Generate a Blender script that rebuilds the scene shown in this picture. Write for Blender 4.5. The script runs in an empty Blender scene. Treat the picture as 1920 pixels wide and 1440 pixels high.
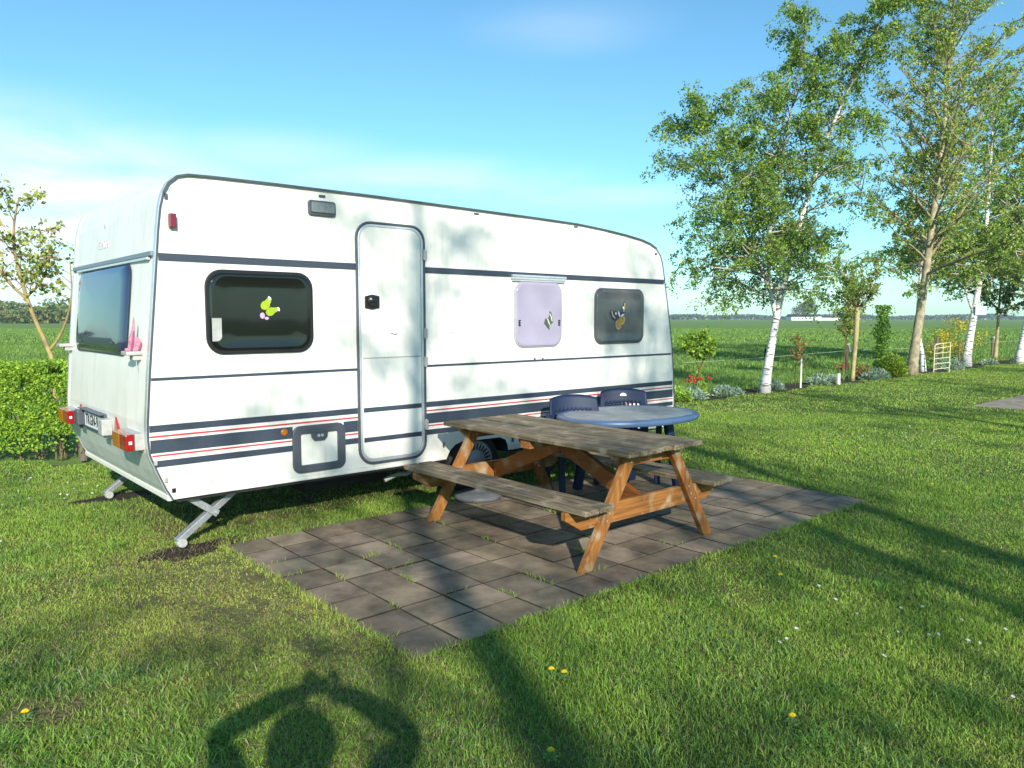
import bpy, bmesh, math, random
import numpy as np
from mathutils import Vector, Matrix, noise as mnoise
# World frame: +X runs along the caravan's side, +Y away from the photographer, +Z up. Metres.
R = math.radians
S = bpy.context.scene
COL = S.collection
rnd = random.Random(7)
CAM = Vector((-1.6458, -5.3856, 1.6))
FWD = Vector((0.6586, 0.7525, 0)); RGT = Vector((0.7525, -0.6586, 0))
def cw(x, y, z=0.0):            # metres right of / in front of the standpoint -> world
    p = CAM + RGT*x + FWD*y
    return Vector((p.x, p.y, z))

# ------------------------------------------------------------------ objects
def tag(o, label=None, cat=None, group=None, kind=None):
    if label: o['label'] = label
    if cat: o['category'] = cat
    if group: o['group'] = group
    if kind: o['kind'] = kind
    return o
def empty(name, loc=(0,0,0), rz=0):
    o = bpy.data.objects.new(name, None); COL.objects.link(o)
    o.location = loc; o.rotation_euler = (0,0,rz); o.empty_display_size = .1
    return o
def link(name, me, mat=None, parent=None, smooth=False):
    o = bpy.data.objects.new(name, me); COL.objects.link(o)
    if mat is not None and not me.materials: me.materials.append(mat)
    if parent: o.parent = parent
    if smooth: me.polygons.foreach_set('use_smooth', [True]*len(me.polygons))
    return o
def copy_tree(o, parent=None):
    c = o.copy(); COL.objects.link(c); c.parent = parent
    for ch in list(o.children): copy_tree(ch, c)
    return c

class MB:
    def __init__(s): s.v=[]; s.f=[]; s.c=[]
    def add(s, vs, fs, col=None):
        n=len(s.v); s.v.extend([tuple(v) for v in vs]); s.f.extend([tuple(i+n for i in f) for f in fs])
        s.c.extend([col or (1,1,1)]*len(vs)); return s
    def box(s, a, b, col=None, M=None):
        x0,y0,z0=a; x1,y1,z1=b
        vs=[Vector(p) for p in ((x0,y0,z0),(x1,y0,z0),(x1,y1,z0),(x0,y1,z0),(x0,y0,z1),(x1,y0,z1),(x1,y1,z1),(x0,y1,z1))]
        if M is not None: vs=[M@v for v in vs]
        return s.add(vs,[(0,3,2,1),(4,5,6,7),(0,1,5,4),(1,2,6,5),(2,3,7,6),(3,0,4,7)],col)
    def bar(s, p, q, w, h, up=(0,0,1), col=None):     # rectangular bar from p to q, h measured along 'up'
        p=Vector(p); q=Vector(q); d=(q-p).normalized(); side=d.cross(Vector(up)).normalized(); u=side.cross(d).normalized()
        vs=[]
        for e in (p,q):
            for a,b in ((-1,-1),(1,-1),(1,1),(-1,1)): vs.append(e+side*(a*w/2)+u*(b*h/2))
        return s.add(vs,[(0,1,2,3),(7,6,5,4),(0,4,5,1),(1,5,6,2),(2,6,7,3),(3,7,4,0)],col)
    def prism(s, prof, axis, a, b, col=None):         # prof: list of 2D; axis 'x','y','z' extrusion from a to b
        n=len(prof); vs=[]
        for t in (a,b):
            for p in prof:
                vs.append({'y':(p[0],t,p[1]),'x':(t,p[0],p[1]),'z':(p[0],p[1],t)}[axis])
        fs=[tuple(range(n)), tuple(range(2*n-1,n-1,-1))]
        fs+=[(i,i+n,(i+1)%n+n,(i+1)%n) for i in range(n)]
        return s.add(vs,fs,col)
    def tube(s, pts, rad, n=8, col=None, caps=True):
        pts=[Vector(p) for p in pts]; m=len(pts)
        if not hasattr(rad,'__len__'): rad=[rad]*m
        base=len(s.v); prev=None; fs=[]; vs=[]
        for i,p in enumerate(pts):
            d=(pts[min(i+1,m-1)]-pts[max(i-1,0)]).normalized()
            if prev is None:
                a=d.orthogonal().normalized()
            else:
                a=(prev-d*prev.dot(d))
                a=a.normalized() if a.length>1e-6 else d.orthogonal().normalized()
            prev=a; b=d.cross(a)
            for k in range(n):
                t=2*math.pi*k/n; vs.append(p+(a*math.cos(t)+b*math.sin(t))*rad[i])
        for i in range(m-1):
            for k in range(n):
                fs.append((i*n+k,i*n+(k+1)%n,(i+1)*n+(k+1)%n,(i+1)*n+k))
        if caps: fs+= [tuple(range(n-1,-1,-1)), tuple((m-1)*n+k for k in range(n))]
        return s.add(vs,fs,col)
    def lathe(s, prof, n=24, c=(0,0,0), axis='z', col=None):   # prof (r,h)
        vs=[];fs=[];m=len(prof)
        for r,h in prof:
            for k in range(n):
                t=2*math.pi*k/n; x,y=r*math.cos(t),r*math.sin(t)
                p={'z':(x,y,h),'y':(x,h,y),'x':(h,x,y)}[axis]
                vs.append((c[0]+p[0],c[1]+p[1],c[2]+p[2]))
        for i in range(m-1):
            for k in range(n): fs.append((i*n+k,i*n+(k+1)%n,(i+1)*n+(k+1)%n,(i+1)*n+k))
        fs+=[tuple(range(n-1,-1,-1)), tuple((m-1)*n+k for k in range(n))]
        return s.add(vs,fs,col)
    def build(s, name, mat, parent=None, smooth=False, bevel=0, seg=2, colattr=False, label=None):
        me=bpy.data.meshes.new(name); me.from_pydata(s.v,[],s.f); me.validate()
        if colattr:
            a=me.attributes.new('tone','FLOAT_COLOR','POINT')
            arr=np.ones((len(s.v),4),dtype=np.float32); arr[:,:3]=np.array(s.c,dtype=np.float32); a.data.foreach_set('color',arr.ravel())
        bm=bmesh.new(); bm.from_mesh(me); bmesh.ops.recalc_face_normals(bm,faces=bm.faces); bm.to_mesh(me); bm.free()
        o=link(name,me,mat,parent,smooth)
        if bevel:
            m=o.modifiers.new('bevel','BEVEL'); m.width=bevel; m.segments=seg; m.limit_method='ANGLE'; m.angle_limit=R(40)
        if label: o['label']=label
        return o
def np_mesh(name, V, F, mat, C=None, parent=None, smooth=False):    # V (n,3), F (m,k) equal-sided faces
    me=bpy.data.meshes.new(name); n,k=F.shape
    me.vertices.add(len(V)); me.vertices.foreach_set('co',np.ascontiguousarray(V,dtype=np.float32).ravel())
    me.loops.add(n*k); me.loops.foreach_set('vertex_index',np.ascontiguousarray(F,dtype=np.int32).ravel())
    me.polygons.add(n); me.polygons.foreach_set('loop_start',np.arange(0,n*k,k,dtype=np.int32))
    try: me.polygons.foreach_set('loop_total',np.full(n,k,dtype=np.int32))
    except Exception: pass
    if C is not None:
        a=me.attributes.new('tone','FLOAT_COLOR','POINT'); arr=np.ones((len(V),4),dtype=np.float32); arr[:,:3]=C; a.data.foreach_set('color',arr.ravel())
    me.update(calc_edges=True)
    return link(name,me,mat,parent,smooth)
def rrect(x0,x1,z0,z1,r,n=6):
    if not hasattr(r,'__len__'): r=[r]*4     # bl, br, tr, tl
    out=[]
    for (cx,cz,a0,rr) in ((x0+r[0],z0+r[0],180,r[0]),(x1-r[1],z0+r[1],270,r[1]),(x1-r[2],z1-r[2],0,r[2]),(x0+r[3],z1-r[3],90,r[3])):
        for i in range(n+1):
            a=R(a0+90*i/n); out.append((cx+rr*math.cos(a),cz+rr*math.sin(a)))
    return out
def ring(mb, outer, inner, y0, y1, col=None, axis='y'):     # flat frame between two loops of equal count
    n=len(outer); vs=[]
    for t in (y0,y1):
        for lp in (outer,inner):
            for p in lp: vs.append((p[0],t,p[1]) if axis=='y' else (t,p[0],p[1]))
    fs=[]
    for i in range(n):
        j=(i+1)%n
        fs+=[(i,j,n+j,n+i),(2*n+i,3*n+i,3*n+j,2*n+j),(i,2*n+i,2*n+j,j),(n+i,n+j,3*n+j,3*n+i)]
    mb.add(vs,fs,col); return mb
# ------------------------------------------------------------------ materials
def mat(name, base=(.5,.5,.5), rough=.6, var=.0, vscale=8, col2=None, attr=False, metal=0, spec=.5, bump=0, bscale=40, coat=0, stretch=(1,1,1), detail=4, fac=(.35,.65)):
    m=bpy.data.materials.new(name); m.use_nodes=True; nt=m.node_tree; N=nt.nodes; L=nt.links
    b=N['Principled BSDF']; b.inputs['Roughness'].default_value=rough; b.inputs['Metallic'].default_value=metal
    b.inputs['Specular IOR Level'].default_value=spec; b.inputs['Coat Weight'].default_value=coat
    b.inputs['Base Color'].default_value=(*base,1)
    src=None
    tc=N.new('ShaderNodeTexCoord'); mp=N.new('ShaderNodeMapping'); mp.inputs['Scale'].default_value=stretch
    L.new(tc.outputs['Object'],mp.inputs['Vector'])
    if var or col2:
        no=N.new('ShaderNodeTexNoise'); no.inputs['Scale'].default_value=vscale; no.inputs['Detail'].default_value=detail; no.inputs['Roughness'].default_value=.6
        L.new(mp.outputs[0],no.inputs['Vector'])
        cr=N.new('ShaderNodeValToRGB'); cr.color_ramp.elements[0].position=fac[0]; cr.color_ramp.elements[1].position=fac[1]
        c2=col2 or tuple(c*(1-var) for c in base)
        cr.color_ramp.elements[0].color=(*c2,1); cr.color_ramp.elements[1].color=(*base,1)
        L.new(no.outputs['Fac'],cr.inputs['Fac']); src=cr.outputs['Color']
    if attr:
        at=N.new('ShaderNodeAttribute'); at.attribute_name='tone'
        if src is None: src=at.outputs['Color']
        else:
            mx=N.new('ShaderNodeMix'); mx.data_type='RGBA'; mx.blend_type='MULTIPLY'; mx.inputs[0].default_value=1
            L.new(src,mx.inputs[6]); L.new(at.outputs['Color'],mx.inputs[7]); src=mx.outputs[2]
    if src is not None: L.new(src,b.inputs['Base Color'])
    if bump:
        n2=N.new('ShaderNodeTexNoise'); n2.inputs['Scale'].default_value=bscale; n2.inputs['Detail'].default_value=5
        L.new(mp.outputs[0],n2.inputs['Vector']); bp=N.new('ShaderNodeBump'); bp.inputs['Strength'].default_value=bump; bp.inputs['Distance'].default_value=.01
        L.new(n2.outputs['Fac'],bp.inputs['Height']); L.new(bp.outputs[0],b.inputs['Normal'])
    return m
def leaf_mat(name, trans=.35, rough=.5, tint=(1,1,1)):
    m=bpy.data.materials.new(name); m.use_nodes=True; nt=m.node_tree; N=nt.nodes; L=nt.links
    for n in list(N): N.remove(n)
    out=N.new('ShaderNodeOutputMaterial'); at=N.new('ShaderNodeAttribute'); at.attribute_name='tone'
    pb=N.new('ShaderNodeBsdfPrincipled'); pb.inputs['Roughness'].default_value=rough; pb.inputs['Specular IOR Level'].default_value=.35
    tr=N.new('ShaderNodeBsdfTranslucent'); mx=N.new('ShaderNodeMixShader'); mx.inputs[0].default_value=trans
    hs=N.new('ShaderNodeMix'); hs.data_type='RGBA'; hs.blend_type='MULTIPLY'; hs.inputs[0].default_value=1; hs.inputs[7].default_value=(*tint,1)
    L.new(at.outputs['Color'],pb.inputs['Base Color']); L.new(at.outputs['Color'],hs.inputs[6]); L.new(hs.outputs[2],tr.inputs['Color'])
    L.new(pb.outputs[0],mx.inputs[1]); L.new(tr.outputs[0],mx.inputs[2]); L.new(mx.outputs[0],out.inputs['Surface'])
    return m
M={}
def body_mat():
    m=mat('body_white',(.79,.78,.72),.36,col2=(.72,.71,.64),vscale=2.2,spec=.4,fac=(.3,.6),detail=7); nt=m.node_tree; N=nt.nodes; L=nt.links; p=N['Principled BSDF']
    tc=N.new('ShaderNodeTexCoord'); mp=N.new('ShaderNodeMapping'); mp.inputs['Scale'].default_value=(9,9,.9); L.new(tc.outputs['Object'],mp.inputs['Vector'])
    n=N.new('ShaderNodeTexNoise'); n.inputs['Scale'].default_value=1.3; n.inputs['Detail'].default_value=7; n.inputs['Roughness'].default_value=.7; L.new(mp.outputs[0],n.inputs['Vector'])
    r=N.new('ShaderNodeValToRGB'); r.color_ramp.elements[0].position=.52; r.color_ramp.elements[1].position=.78; r.color_ramp.elements[0].color=(1,1,1,1); r.color_ramp.elements[1].color=(.80,.80,.74,1); L.new(n.outputs['Fac'],r.inputs['Fac'])
    old=p.inputs['Base Color'].links[0].from_socket; mx=N.new('ShaderNodeMix'); mx.data_type='RGBA'; mx.blend_type='MULTIPLY'; mx.inputs[0].default_value=1; L.new(old,mx.inputs[6]); L.new(r.outputs['Color'],mx.inputs[7]); L.new(mx.outputs[2],p.inputs['Base Color'])
    v=N.new('ShaderNodeTexNoise'); v.inputs['Scale'].default_value=55; v.inputs['Detail'].default_value=2; L.new(tc.outputs['Object'],v.inputs['Vector']); w2=N.new('ShaderNodeTexNoise'); w2.inputs['Scale'].default_value=1.6; L.new(tc.outputs['Object'],w2.inputs['Vector'])
    b1=N.new('ShaderNodeBump'); b1.inputs['Strength'].default_value=.22; b1.inputs['Distance'].default_value=.002; L.new(v.outputs['Fac'],b1.inputs['Height']); b2=N.new('ShaderNodeBump'); b2.inputs['Strength'].default_value=.25; b2.inputs['Distance'].default_value=.02; L.new(w2.outputs['Fac'],b2.inputs['Height']); L.new(b1.outputs[0],b2.inputs['Normal']); L.new(b2.outputs[0],p.inputs['Normal'])
    return m
M['white']=body_mat()
M['alu']=mat('aluminium',(.72,.74,.77),.32,metal=.55,var=.12,vscale=30)
M['galv']=mat('galvanised',(.42,.44,.45),.45,metal=.5,col2=(.30,.32,.33),vscale=35,bump=.15)
M['navy']=mat('navy_stripe',(.017,.025,.048),.5,col2=(.045,.060,.085),vscale=260,fac=(.45,.75),detail=2)
M['red']=mat('red_stripe',(.55,.045,.06),.45)
M['redlens']=mat('red_lens',(.36,.010,.016),.18,coat=.5,var=.4,vscale=60)
M['amber']=mat('amber_lens',(.50,.16,.012),.2,coat=.4,var=.3,vscale=60)
M['clear']=mat('clear_lens',(.75,.75,.75),.15,coat=.5)
M['oldred']=mat('faded_red_lens',(.17,.02,.04),.3)
M['black']=mat('black_plastic',(.012,.012,.014),.4)
M['rubber']=mat('rubber',(.02,.02,.02),.8,var=.3,vscale=20)
M['greypl']=mat('grey_plastic',(.075,.085,.105),.42,var=.15,vscale=12)
M['ltgrey']=mat('light_grey_plastic',(.42,.43,.42),.5,col2=(.33,.34,.32),vscale=20)
M['glassdk']=mat('dark_acrylic',(.006,.007,.007),.04,spec=.65)
M['glassrear']=mat('rear_acrylic',(.022,.034,.085),.03,spec=1.0)
M['glassgr']=mat('grey_acrylic',(.065,.074,.080),.10,col2=(.105,.112,.115),vscale=3,spec=.6)
M['mauve']=mat('mauve_acrylic',(.36,.33,.43),.14,col2=(.31,.285,.385),vscale=2.5,spec=.5)
M['under']=mat('underbody',(.02,.02,.02),.85,var=.4,vscale=10)
M['grime']=mat('body_white_mossy',(.50,.54,.47),.5,col2=(.62,.65,.60),vscale=4,spec=.3)
# weathered boards, stained timber
def wood(name, a, b, c, along='y', s=1.0):
    m=bpy.data.materials.new(name); m.use_nodes=True; nt=m.node_tree; N=nt.nodes; L=nt.links; p=N['Principled BSDF']; p.inputs['Roughness'].default_value=.72; p.inputs['Specular IOR Level'].default_value=.3
    tc=N.new('ShaderNodeTexCoord'); mp=N.new('ShaderNodeMapping'); at=N.new('ShaderNodeAttribute'); at.attribute_name='tone'
    mp.inputs['Scale'].default_value={'y':(60*s,2.2*s,60*s),'x':(2.2*s,60*s,60*s),'z':(40*s,40*s,3*s)}[along]
    L.new(tc.outputs['Object'],mp.inputs['Vector'])
    n1=N.new('ShaderNodeTexNoise'); n1.inputs['Scale'].default_value=1; n1.inputs['Detail'].default_value=6; n1.inputs['Roughness'].default_value=.65; L.new(mp.outputs[0],n1.inputs['Vector'])
    n2=N.new('ShaderNodeTexNoise'); n2.inputs['Scale'].default_value=7; n2.inputs['Detail'].default_value=5; L.new(tc.outputs['Object'],n2.inputs['Vector'])
    r1=N.new('ShaderNodeValToRGB'); r1.color_ramp.elements[0].position=.36; r1.color_ramp.elements[1].position=.66; r1.color_ramp.elements[0].color=(*a,1); r1.color_ramp.elements[1].color=(*b,1)
    L.new(n1.outputs['Fac'],r1.inputs['Fac'])
    r2=N.new('ShaderNodeValToRGB'); r2.color_ramp.elements[0].position=.52; r2.color_ramp.elements[1].position=.68
    r2.color_ramp.elements[0].color=(0,0,0,1); r2.color_ramp.elements[1].color=(.75,.75,.75,1); L.new(n2.outputs['Fac'],r2.inputs['Fac'])
    mx=N.new('ShaderNodeMix'); mx.data_type='RGBA'; L.new(r2.outputs['Color'],mx.inputs[0]); L.new(r1.outputs['Color'],mx.inputs[6]); mx.inputs[7].default_value=(*c,1)
    mu=N.new('ShaderNodeMix'); mu.data_type='RGBA'; mu.blend_type='MULTIPLY'; mu.inputs[0].default_value=1; L.new(mx.outputs[2],mu.inputs[6]); L.new(at.outputs['Color'],mu.inputs[7])
    L.new(mu.outputs[2],p.inputs['Base Color'])
    bp=N.new('ShaderNodeBump'); bp.inputs['Strength'].default_value=.5; bp.inputs['Distance'].default_value=.004; L.new(n1.outputs['Fac'],bp.inputs['Height']); L.new(bp.outputs[0],p.inputs['Normal'])
    return m
M['board']=wood('weathered_board',(.075,.056,.035),(.28,.225,.145),(.38,.32,.23),'y')
M['stain']=wood('stained_timber',(.17,.068,.018),(.34,.140,.035),(.40,.33,.23),'z')
M['stainx']=wood('stained_timber_cross',(.17,.066,.018),(.33,.135,.034),(.42,.35,.25),'x')
M['stainy']=wood('stained_timber_brace',(.22,.066,.012),(.33,.11,.02),(.35,.24,.13),'y')
M['bolt']=mat('bolt',(.5,.5,.48),.4,metal=.6)
M['blue']=mat('blue_plastic',(.006,.018,.055),.55,var=.15,vscale=8,spec=.3)
M['tabtop']=mat('table_top',(.17,.20,.24),.48,col2=(.30,.31,.31),vscale=9,detail=8)
M['tabrim']=mat('table_rim',(.07,.13,.24),.4,var=.15,vscale=6)
M['leaf']=leaf_mat('leaf',.38)
M['grass']=leaf_mat('grass',.30,.55)
M['concrete']=mat('concrete',(.30,.29,.27),.85,col2=(.22,.21,.19),vscale=8,bump=.3,bscale=80)
M['petal_y']=mat('petal_yellow',(.85,.62,.01),.6)
M['petal_w']=mat('petal_white',(.8,.8,.78),.6)
M['petal_r']=mat('petal_red',(.38,.012,.015),.5)
M['stem']=mat('stem',(.10,.20,.04),.6)
M['cream']=mat('cream_paint',(.62,.62,.42),.5,var=.15,vscale=10)
M['post']=mat('old_post',(.17,.14,.10),.85,var=.4,vscale=12,stretch=(6,6,1))
M['postw']=mat('white_post',(.70,.70,.66),.6,var=.15,vscale=12)
M['skin']=mat('skin',(.55,.33,.24),.55); M['jacket']=mat('jacket',(.05,.07,.12),.8,var=.3,vscale=20); M['jeans']=mat('jeans',(.04,.06,.12),.85,var=.3,vscale=30); M['hair']=mat('hair',(.06,.035,.02),.7,var=.4,vscale=60)
def bark(name, base, dark, scale=(6,6,30), thr=(.55,.62), tint=None):
    m=bpy.data.materials.new(name); m.use_nodes=True; nt=m.node_tree; N=nt.nodes; L=nt.links; p=N['Principled BSDF']; p.inputs['Roughness'].default_value=.8; p.inputs['Specular IOR Level'].default_value=.25
    tc=N.new('ShaderNodeTexCoord'); mp=N.new('ShaderNodeMapping'); mp.inputs['Scale'].default_value=scale; L.new(tc.outputs['Object'],mp.inputs['Vector'])
    n=N.new('ShaderNodeTexNoise'); n.inputs['Scale'].default_value=1; n.inputs['Detail'].default_value=5; L.new(mp.outputs[0],n.inputs['Vector'])
    r=N.new('ShaderNodeValToRGB'); r.color_ramp.elements[0].position=thr[0]; r.color_ramp.elements[1].position=thr[1]; r.color_ramp.elements[0].color=(*base,1); r.color_ramp.elements[1].color=(*dark,1)
    L.new(n.outputs['Fac'],r.inputs['Fac'])
    at=N.new('ShaderNodeAttribute'); at.attribute_name='tone'; mu=N.new('ShaderNodeMix'); mu.data_type='RGBA'; mu.blend_type='MULTIPLY'; mu.inputs[0].default_value=1
    L.new(r.outputs['Color'],mu.inputs[6]); L.new(at.outputs['Color'],mu.inputs[7]); L.new(mu.outputs[2],p.inputs['Base Color'])
    bp=N.new('ShaderNodeBump'); bp.inputs['Strength'].default_value=.5; bp.inputs['Distance'].default_value=.01; L.new(n.outputs['Fac'],bp.inputs['Height']); L.new(bp.outputs[0],p.inputs['Normal'])
    return m
M['birch']=bark('birch_bark',(.74,.72,.68),(.07,.06,.05))
M['barkg']=bark('grey_bark',(.36,.33,.24),(.20,.18,.12),(10,10,6),(.4,.65))
M['barky']=bark('lichen_bark',(.42,.36,.16),(.26,.20,.12),(12,12,6),(.4,.65))
# ================================================================== CARAVAN
W=2.34
prof=[(0.0,.37),(-.045,.455),(-.09,.565),(-.125,.655),(-.139,.70),(-.146,.80),(-.144,.90),(-.118,1.236),(-.085,1.589),(-.052,1.942),(-.030,2.187),(-.012,2.33),(.010,2.42),(.045,2.49),(.10,2.538),(.17,2.556),(.333,2.561),(.795,2.564),(1.6,2.563),(2.63,2.550),(3.4,2.541),(3.916,2.530),(4.3,2.506),(4.65,2.475),(4.912,2.442),(5.06,2.41),(5.17,2.365),(5.245,2.295),(5.285,2.21),(5.315,2.09),(5.40,1.703),(5.475,1.338),(5.52,.968),(5.54,.70),(5.54,.50),(5.49,.40),(5.40,.365)]
car=tag(empty('caravan',(0,0,0)),'white touring caravan with dark blue and red stripes along its side','caravan')
# shell: side faces + wrap-around surface, wheel arch cut out of the near side
def arch_pts():
    return [(2.30,.366),(2.335,.43),(2.40,.485),(2.47,.505),(2.92,.498),(2.985,.47),(3.01,.42),(3.02,.366)]
low=[(5.40,.365),(3.02,.366)]
side_loop=prof+[p for p in reversed(arch_pts())]
mb=MB()
n=len(side_loop)
mb.add([(p[0],0,p[1]) for p in side_loop],[tuple(range(n))])
n2=len(prof)
mb.add([(p[0],W,p[1]) for p in prof],[tuple(range(n2))])
# wrap with crowned roof/back (slight bulge across the width)
K=13; vs=[];fs=[]
for j in range(K):
    t=j/(K-1); yy=W*t; bul=math.sin(math.pi*t)**.6
    for i,p in enumerate(prof):
        d=Vector((p[0]-2.6,0,p[1]-1.5)); k=.018*bul*(1 if .8<p[1]<2.6 else .1)
        d.x = d.x if abs(d.x)>2.2 else 0; d.z = d.z if p[1]>2.3 else 0
        if d.length>0: d.normalize()
        vs.append((p[0]+d.x*k,yy,p[1]+d.z*k))
for j in range(K-1):
    for i in range(n2-1):
        a=j*n2+i; fs.append((a,a+1,a+n2+1,a+n2))
mb.add(vs,fs)
mb.add([(0,0,.37),(5.40,0,.365),(5.40,W,.365),(0,W,.37)],[(0,1,2,3)]) if False else None
body=mb.build('body',M['white'],car)
# underside floor with chassis, wheel housing
u=MB(); u.box((.03,.02,.345),(2.29,W-.02,.365)); u.box((3.03,.02,.345),(5.38,W-.02,.365)); u.box((2.29,.62,.345),(3.03,W-.62,.365))
u.box((2.29,.60,.345),(3.03,.62,.62)); u.box((2.29,.012,.575),(3.03,.60,.59)); u.box((2.27,.012,.345),(2.285,.60,.59)); u.box((3.035,.012,.345),(3.05,.60,.59))
for y in (.75,W-.8): u.box((.2,y,.24),(5.3,y+.06,.344))
u.tube([(2.66,.2,.29),(2.66,W-.2,.29)],.035)
u.box((1.2,.5,.15),(2.0,1.5,.344))
u.build('chassis',M['under'],car)
# mossy lower back panel
lp=MB(); q=[(-.136,.690),(-.093,.562),(-.047,.452),(-.020,.405)]
for a,b in zip(q,q[1:]):
    lp.add([(a[0]-.006,.035,a[1]),(a[0]-.006,W-.035,a[1]),(b[0]-.006,W-.035,b[1]),(b[0]-.006,.035,b[1])],[(0,1,2,3)])
lp.build('lower_back_panel',M['grime'],car,label='sloping greenish weathered panel under the rear lights')
b=MB(); b.box((-.034,.0,.362),(-.004,W,.402)); b.build('bottom_rail',M['white'],car,bevel=.006)
# edge mouldings along both side outlines
def sweep(path, y0,y1, t, name, m):
    b=MB(); k=len(path); vs=[];fs=[]
    for i,p in enumerate(path):
        a=Vector(path[max(i-1,0)]); c=Vector(path[min(i+1,k-1)]); d=(c-a).normalized(); nr=Vector((-d.y,d.x))  # outward for clockwise path
        pi=Vector(p)-nr*.004; po=Vector(p)+nr*t
        vs+=[(pi.x,y0,pi.y),(po.x,y0,po.y),(po.x,y1,po.y),(pi.x,y1,pi.y)]
    for i in range(k-1):
        for j in range(4): fs.append((4*i+j,4*i+(j+1)%4,4*i+4+(j+1)%4,4*i+4+j))
    fs+=[(3,2,1,0),tuple(4*(k-1)+j for j in range(4))]
    return b.add(vs,fs).build(name,m,car)
tr=sweep(prof,-.010,.034,.012,'edge_trim',M['alu']); tr2=sweep(prof,W-.034,W+.010,.012,'edge_trim',M['alu'])
ins=sweep([(p[0]+(.0),p[1]) for p in prof],-.014,-.0085,.007,'trim_insert',M['greypl']); 
sk=sweep([p for p in prof if p[1]>2.36 or False],-.022,-.0145,.010,'awning_rail',M['greypl'])
# side stripes (thin raised foil / moulding, interrupted by door, hatch and arch)
def xr(z):   # x of rear outline, front outline at height z
    r=[p for p in prof[:12]]; f=prof[28:36]
    def it(L):
        for a,b in zip(L,L[1:]):
            if min(a[1],b[1])<=z<=max(a[1],b[1]): return a[0]+(b[0]-a[0])*(z-a[1])/((b[1]-a[1]) or 1)
    return it(r),it(f)
def stripe(name,z0,z1,m,d=.0025,gaps=((1.428,2.085),),label=None,notch=None,rise=0):
    b=MB(); zc=(z0+z1)/2; r,f=xr(zc); xs=[r+.012]
    for g in gaps: xs+=[g[0],g[1]]
    xs.append(f-.012)
    for i in range(0,len(xs),2): b.box((xs[i],-d,z0),(xs[i+1],-.0004,z1))
    return b.build(name,m,car,label=label)
hg=(.875,1.302); dg=(1.428,2.085)
stripe('upper_stripe',1.982,2.030,M['navy'],.007)
stripe('stripe_ledge',2.0305,2.045,M['white'],.010)
stripe('middle_stripe',1.186,1.206,M['navy'],.003)
stripe('blue_stripe',.842,.888,M['navy'])
stripe('red_stripe',.806,.818,M['red'])
stripe('wide_blue_band',.700,.789,M['navy'],gaps=(hg,dg))
stripe('red_stripe',.676,.687,M['red'],gaps=(hg,dg))
stripe('blue_stripe',.603,.648,M['navy'],gaps=(hg,dg))
b=MB()
for x0,x1 in ((.03,2.28),(3.04,5.36)):
    b.box((x0,-.005,.372),(x1,-.0004,.384)); b.box((x0,-.004,.402),(x1,-.0004,.406))
b.build('sill_moulding',M['white'],car)
# door
door=MB(); do=rrect(1.470,2.040,.462,2.325,.10); door.prism(do,'y',-.012,-.0006); door=door.build('door',M['white'],car,bevel=.004)
fr=MB(); ring(fr,rrect(1.428,2.084,.418,2.366,.135),rrect(1.447,2.065,.437,2.347,.12),-.020,-.0005); fr.build('door_frame',M['greypl'],door,bevel=.004)
fr=MB(); ring(fr,rrect(1.4475,2.0645,.4375,2.3465,.12),rrect(1.4685,2.0435,.4585,2.3255,.105),-.016,-.0005); fr.build('door_trim',M['alu'],door,bevel=.004)
b=MB(); b.prism([(1.50,1.683),(1.5,1.775),(1.565,1.79),(1.63,1.778),(1.632,1.685),(1.565,1.672)],'y',-.028,-.0125); b.lathe([(.034,-.045),(.045,-.04),(.048,-.029)],16,(1.565,0,1.735),'y'); b.box((1.52,-.056,1.728),(1.60,-.044,1.748))
h=b.build('door_handle',M['black'],door,bevel=.003)
b=MB(); b.lathe([(.009,-.0485),(.009,-.0455)],10,(1.540,0,1.752),'y'); b.build('lock',M['alu'],h)
for z in (2.13,1.475,1.235,.70):
    b=MB(); b.tube([(2.072,-.030,z-.045),(2.072,-.030,z+.045)],.012); b.box((2.055,-.024,z-.035),(2.10,-.0205,z+.035)); b.build('hinge',M['ltgrey'],door,bevel=.002)
b=MB(); b.box((1.478,-.0150,1.279),(2.034,-.0125,1.287)); b.build('door_seam',M['ltgrey'],door)
MB().box((1.478,-.0148,.846),(2.034,-.0125,.884)).build('door_stripe',M['navy'],door); MB().box((1.478,-.0148,.604),(2.034,-.0125,.642)).build('door_stripe',M['navy'],door)
b=MB(); b.tube([(1.735,-.0135,1.475),(1.75,-.0135,1.480),(1.775,-.0135,1.468),(1.795,-.0135,1.470),(1.80,-.0135,1.482)],.0035,5); b.build('scratch_mark',M['greypl'],door)
b=MB(); b.tube([(2.35,-.001,1.475),(2.38,-.001,1.478),(2.40,-.001,1.470),(2.385,-.001,1.462)],.003,5); b.build('scratch_mark',M['ltgrey'],car)
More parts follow.
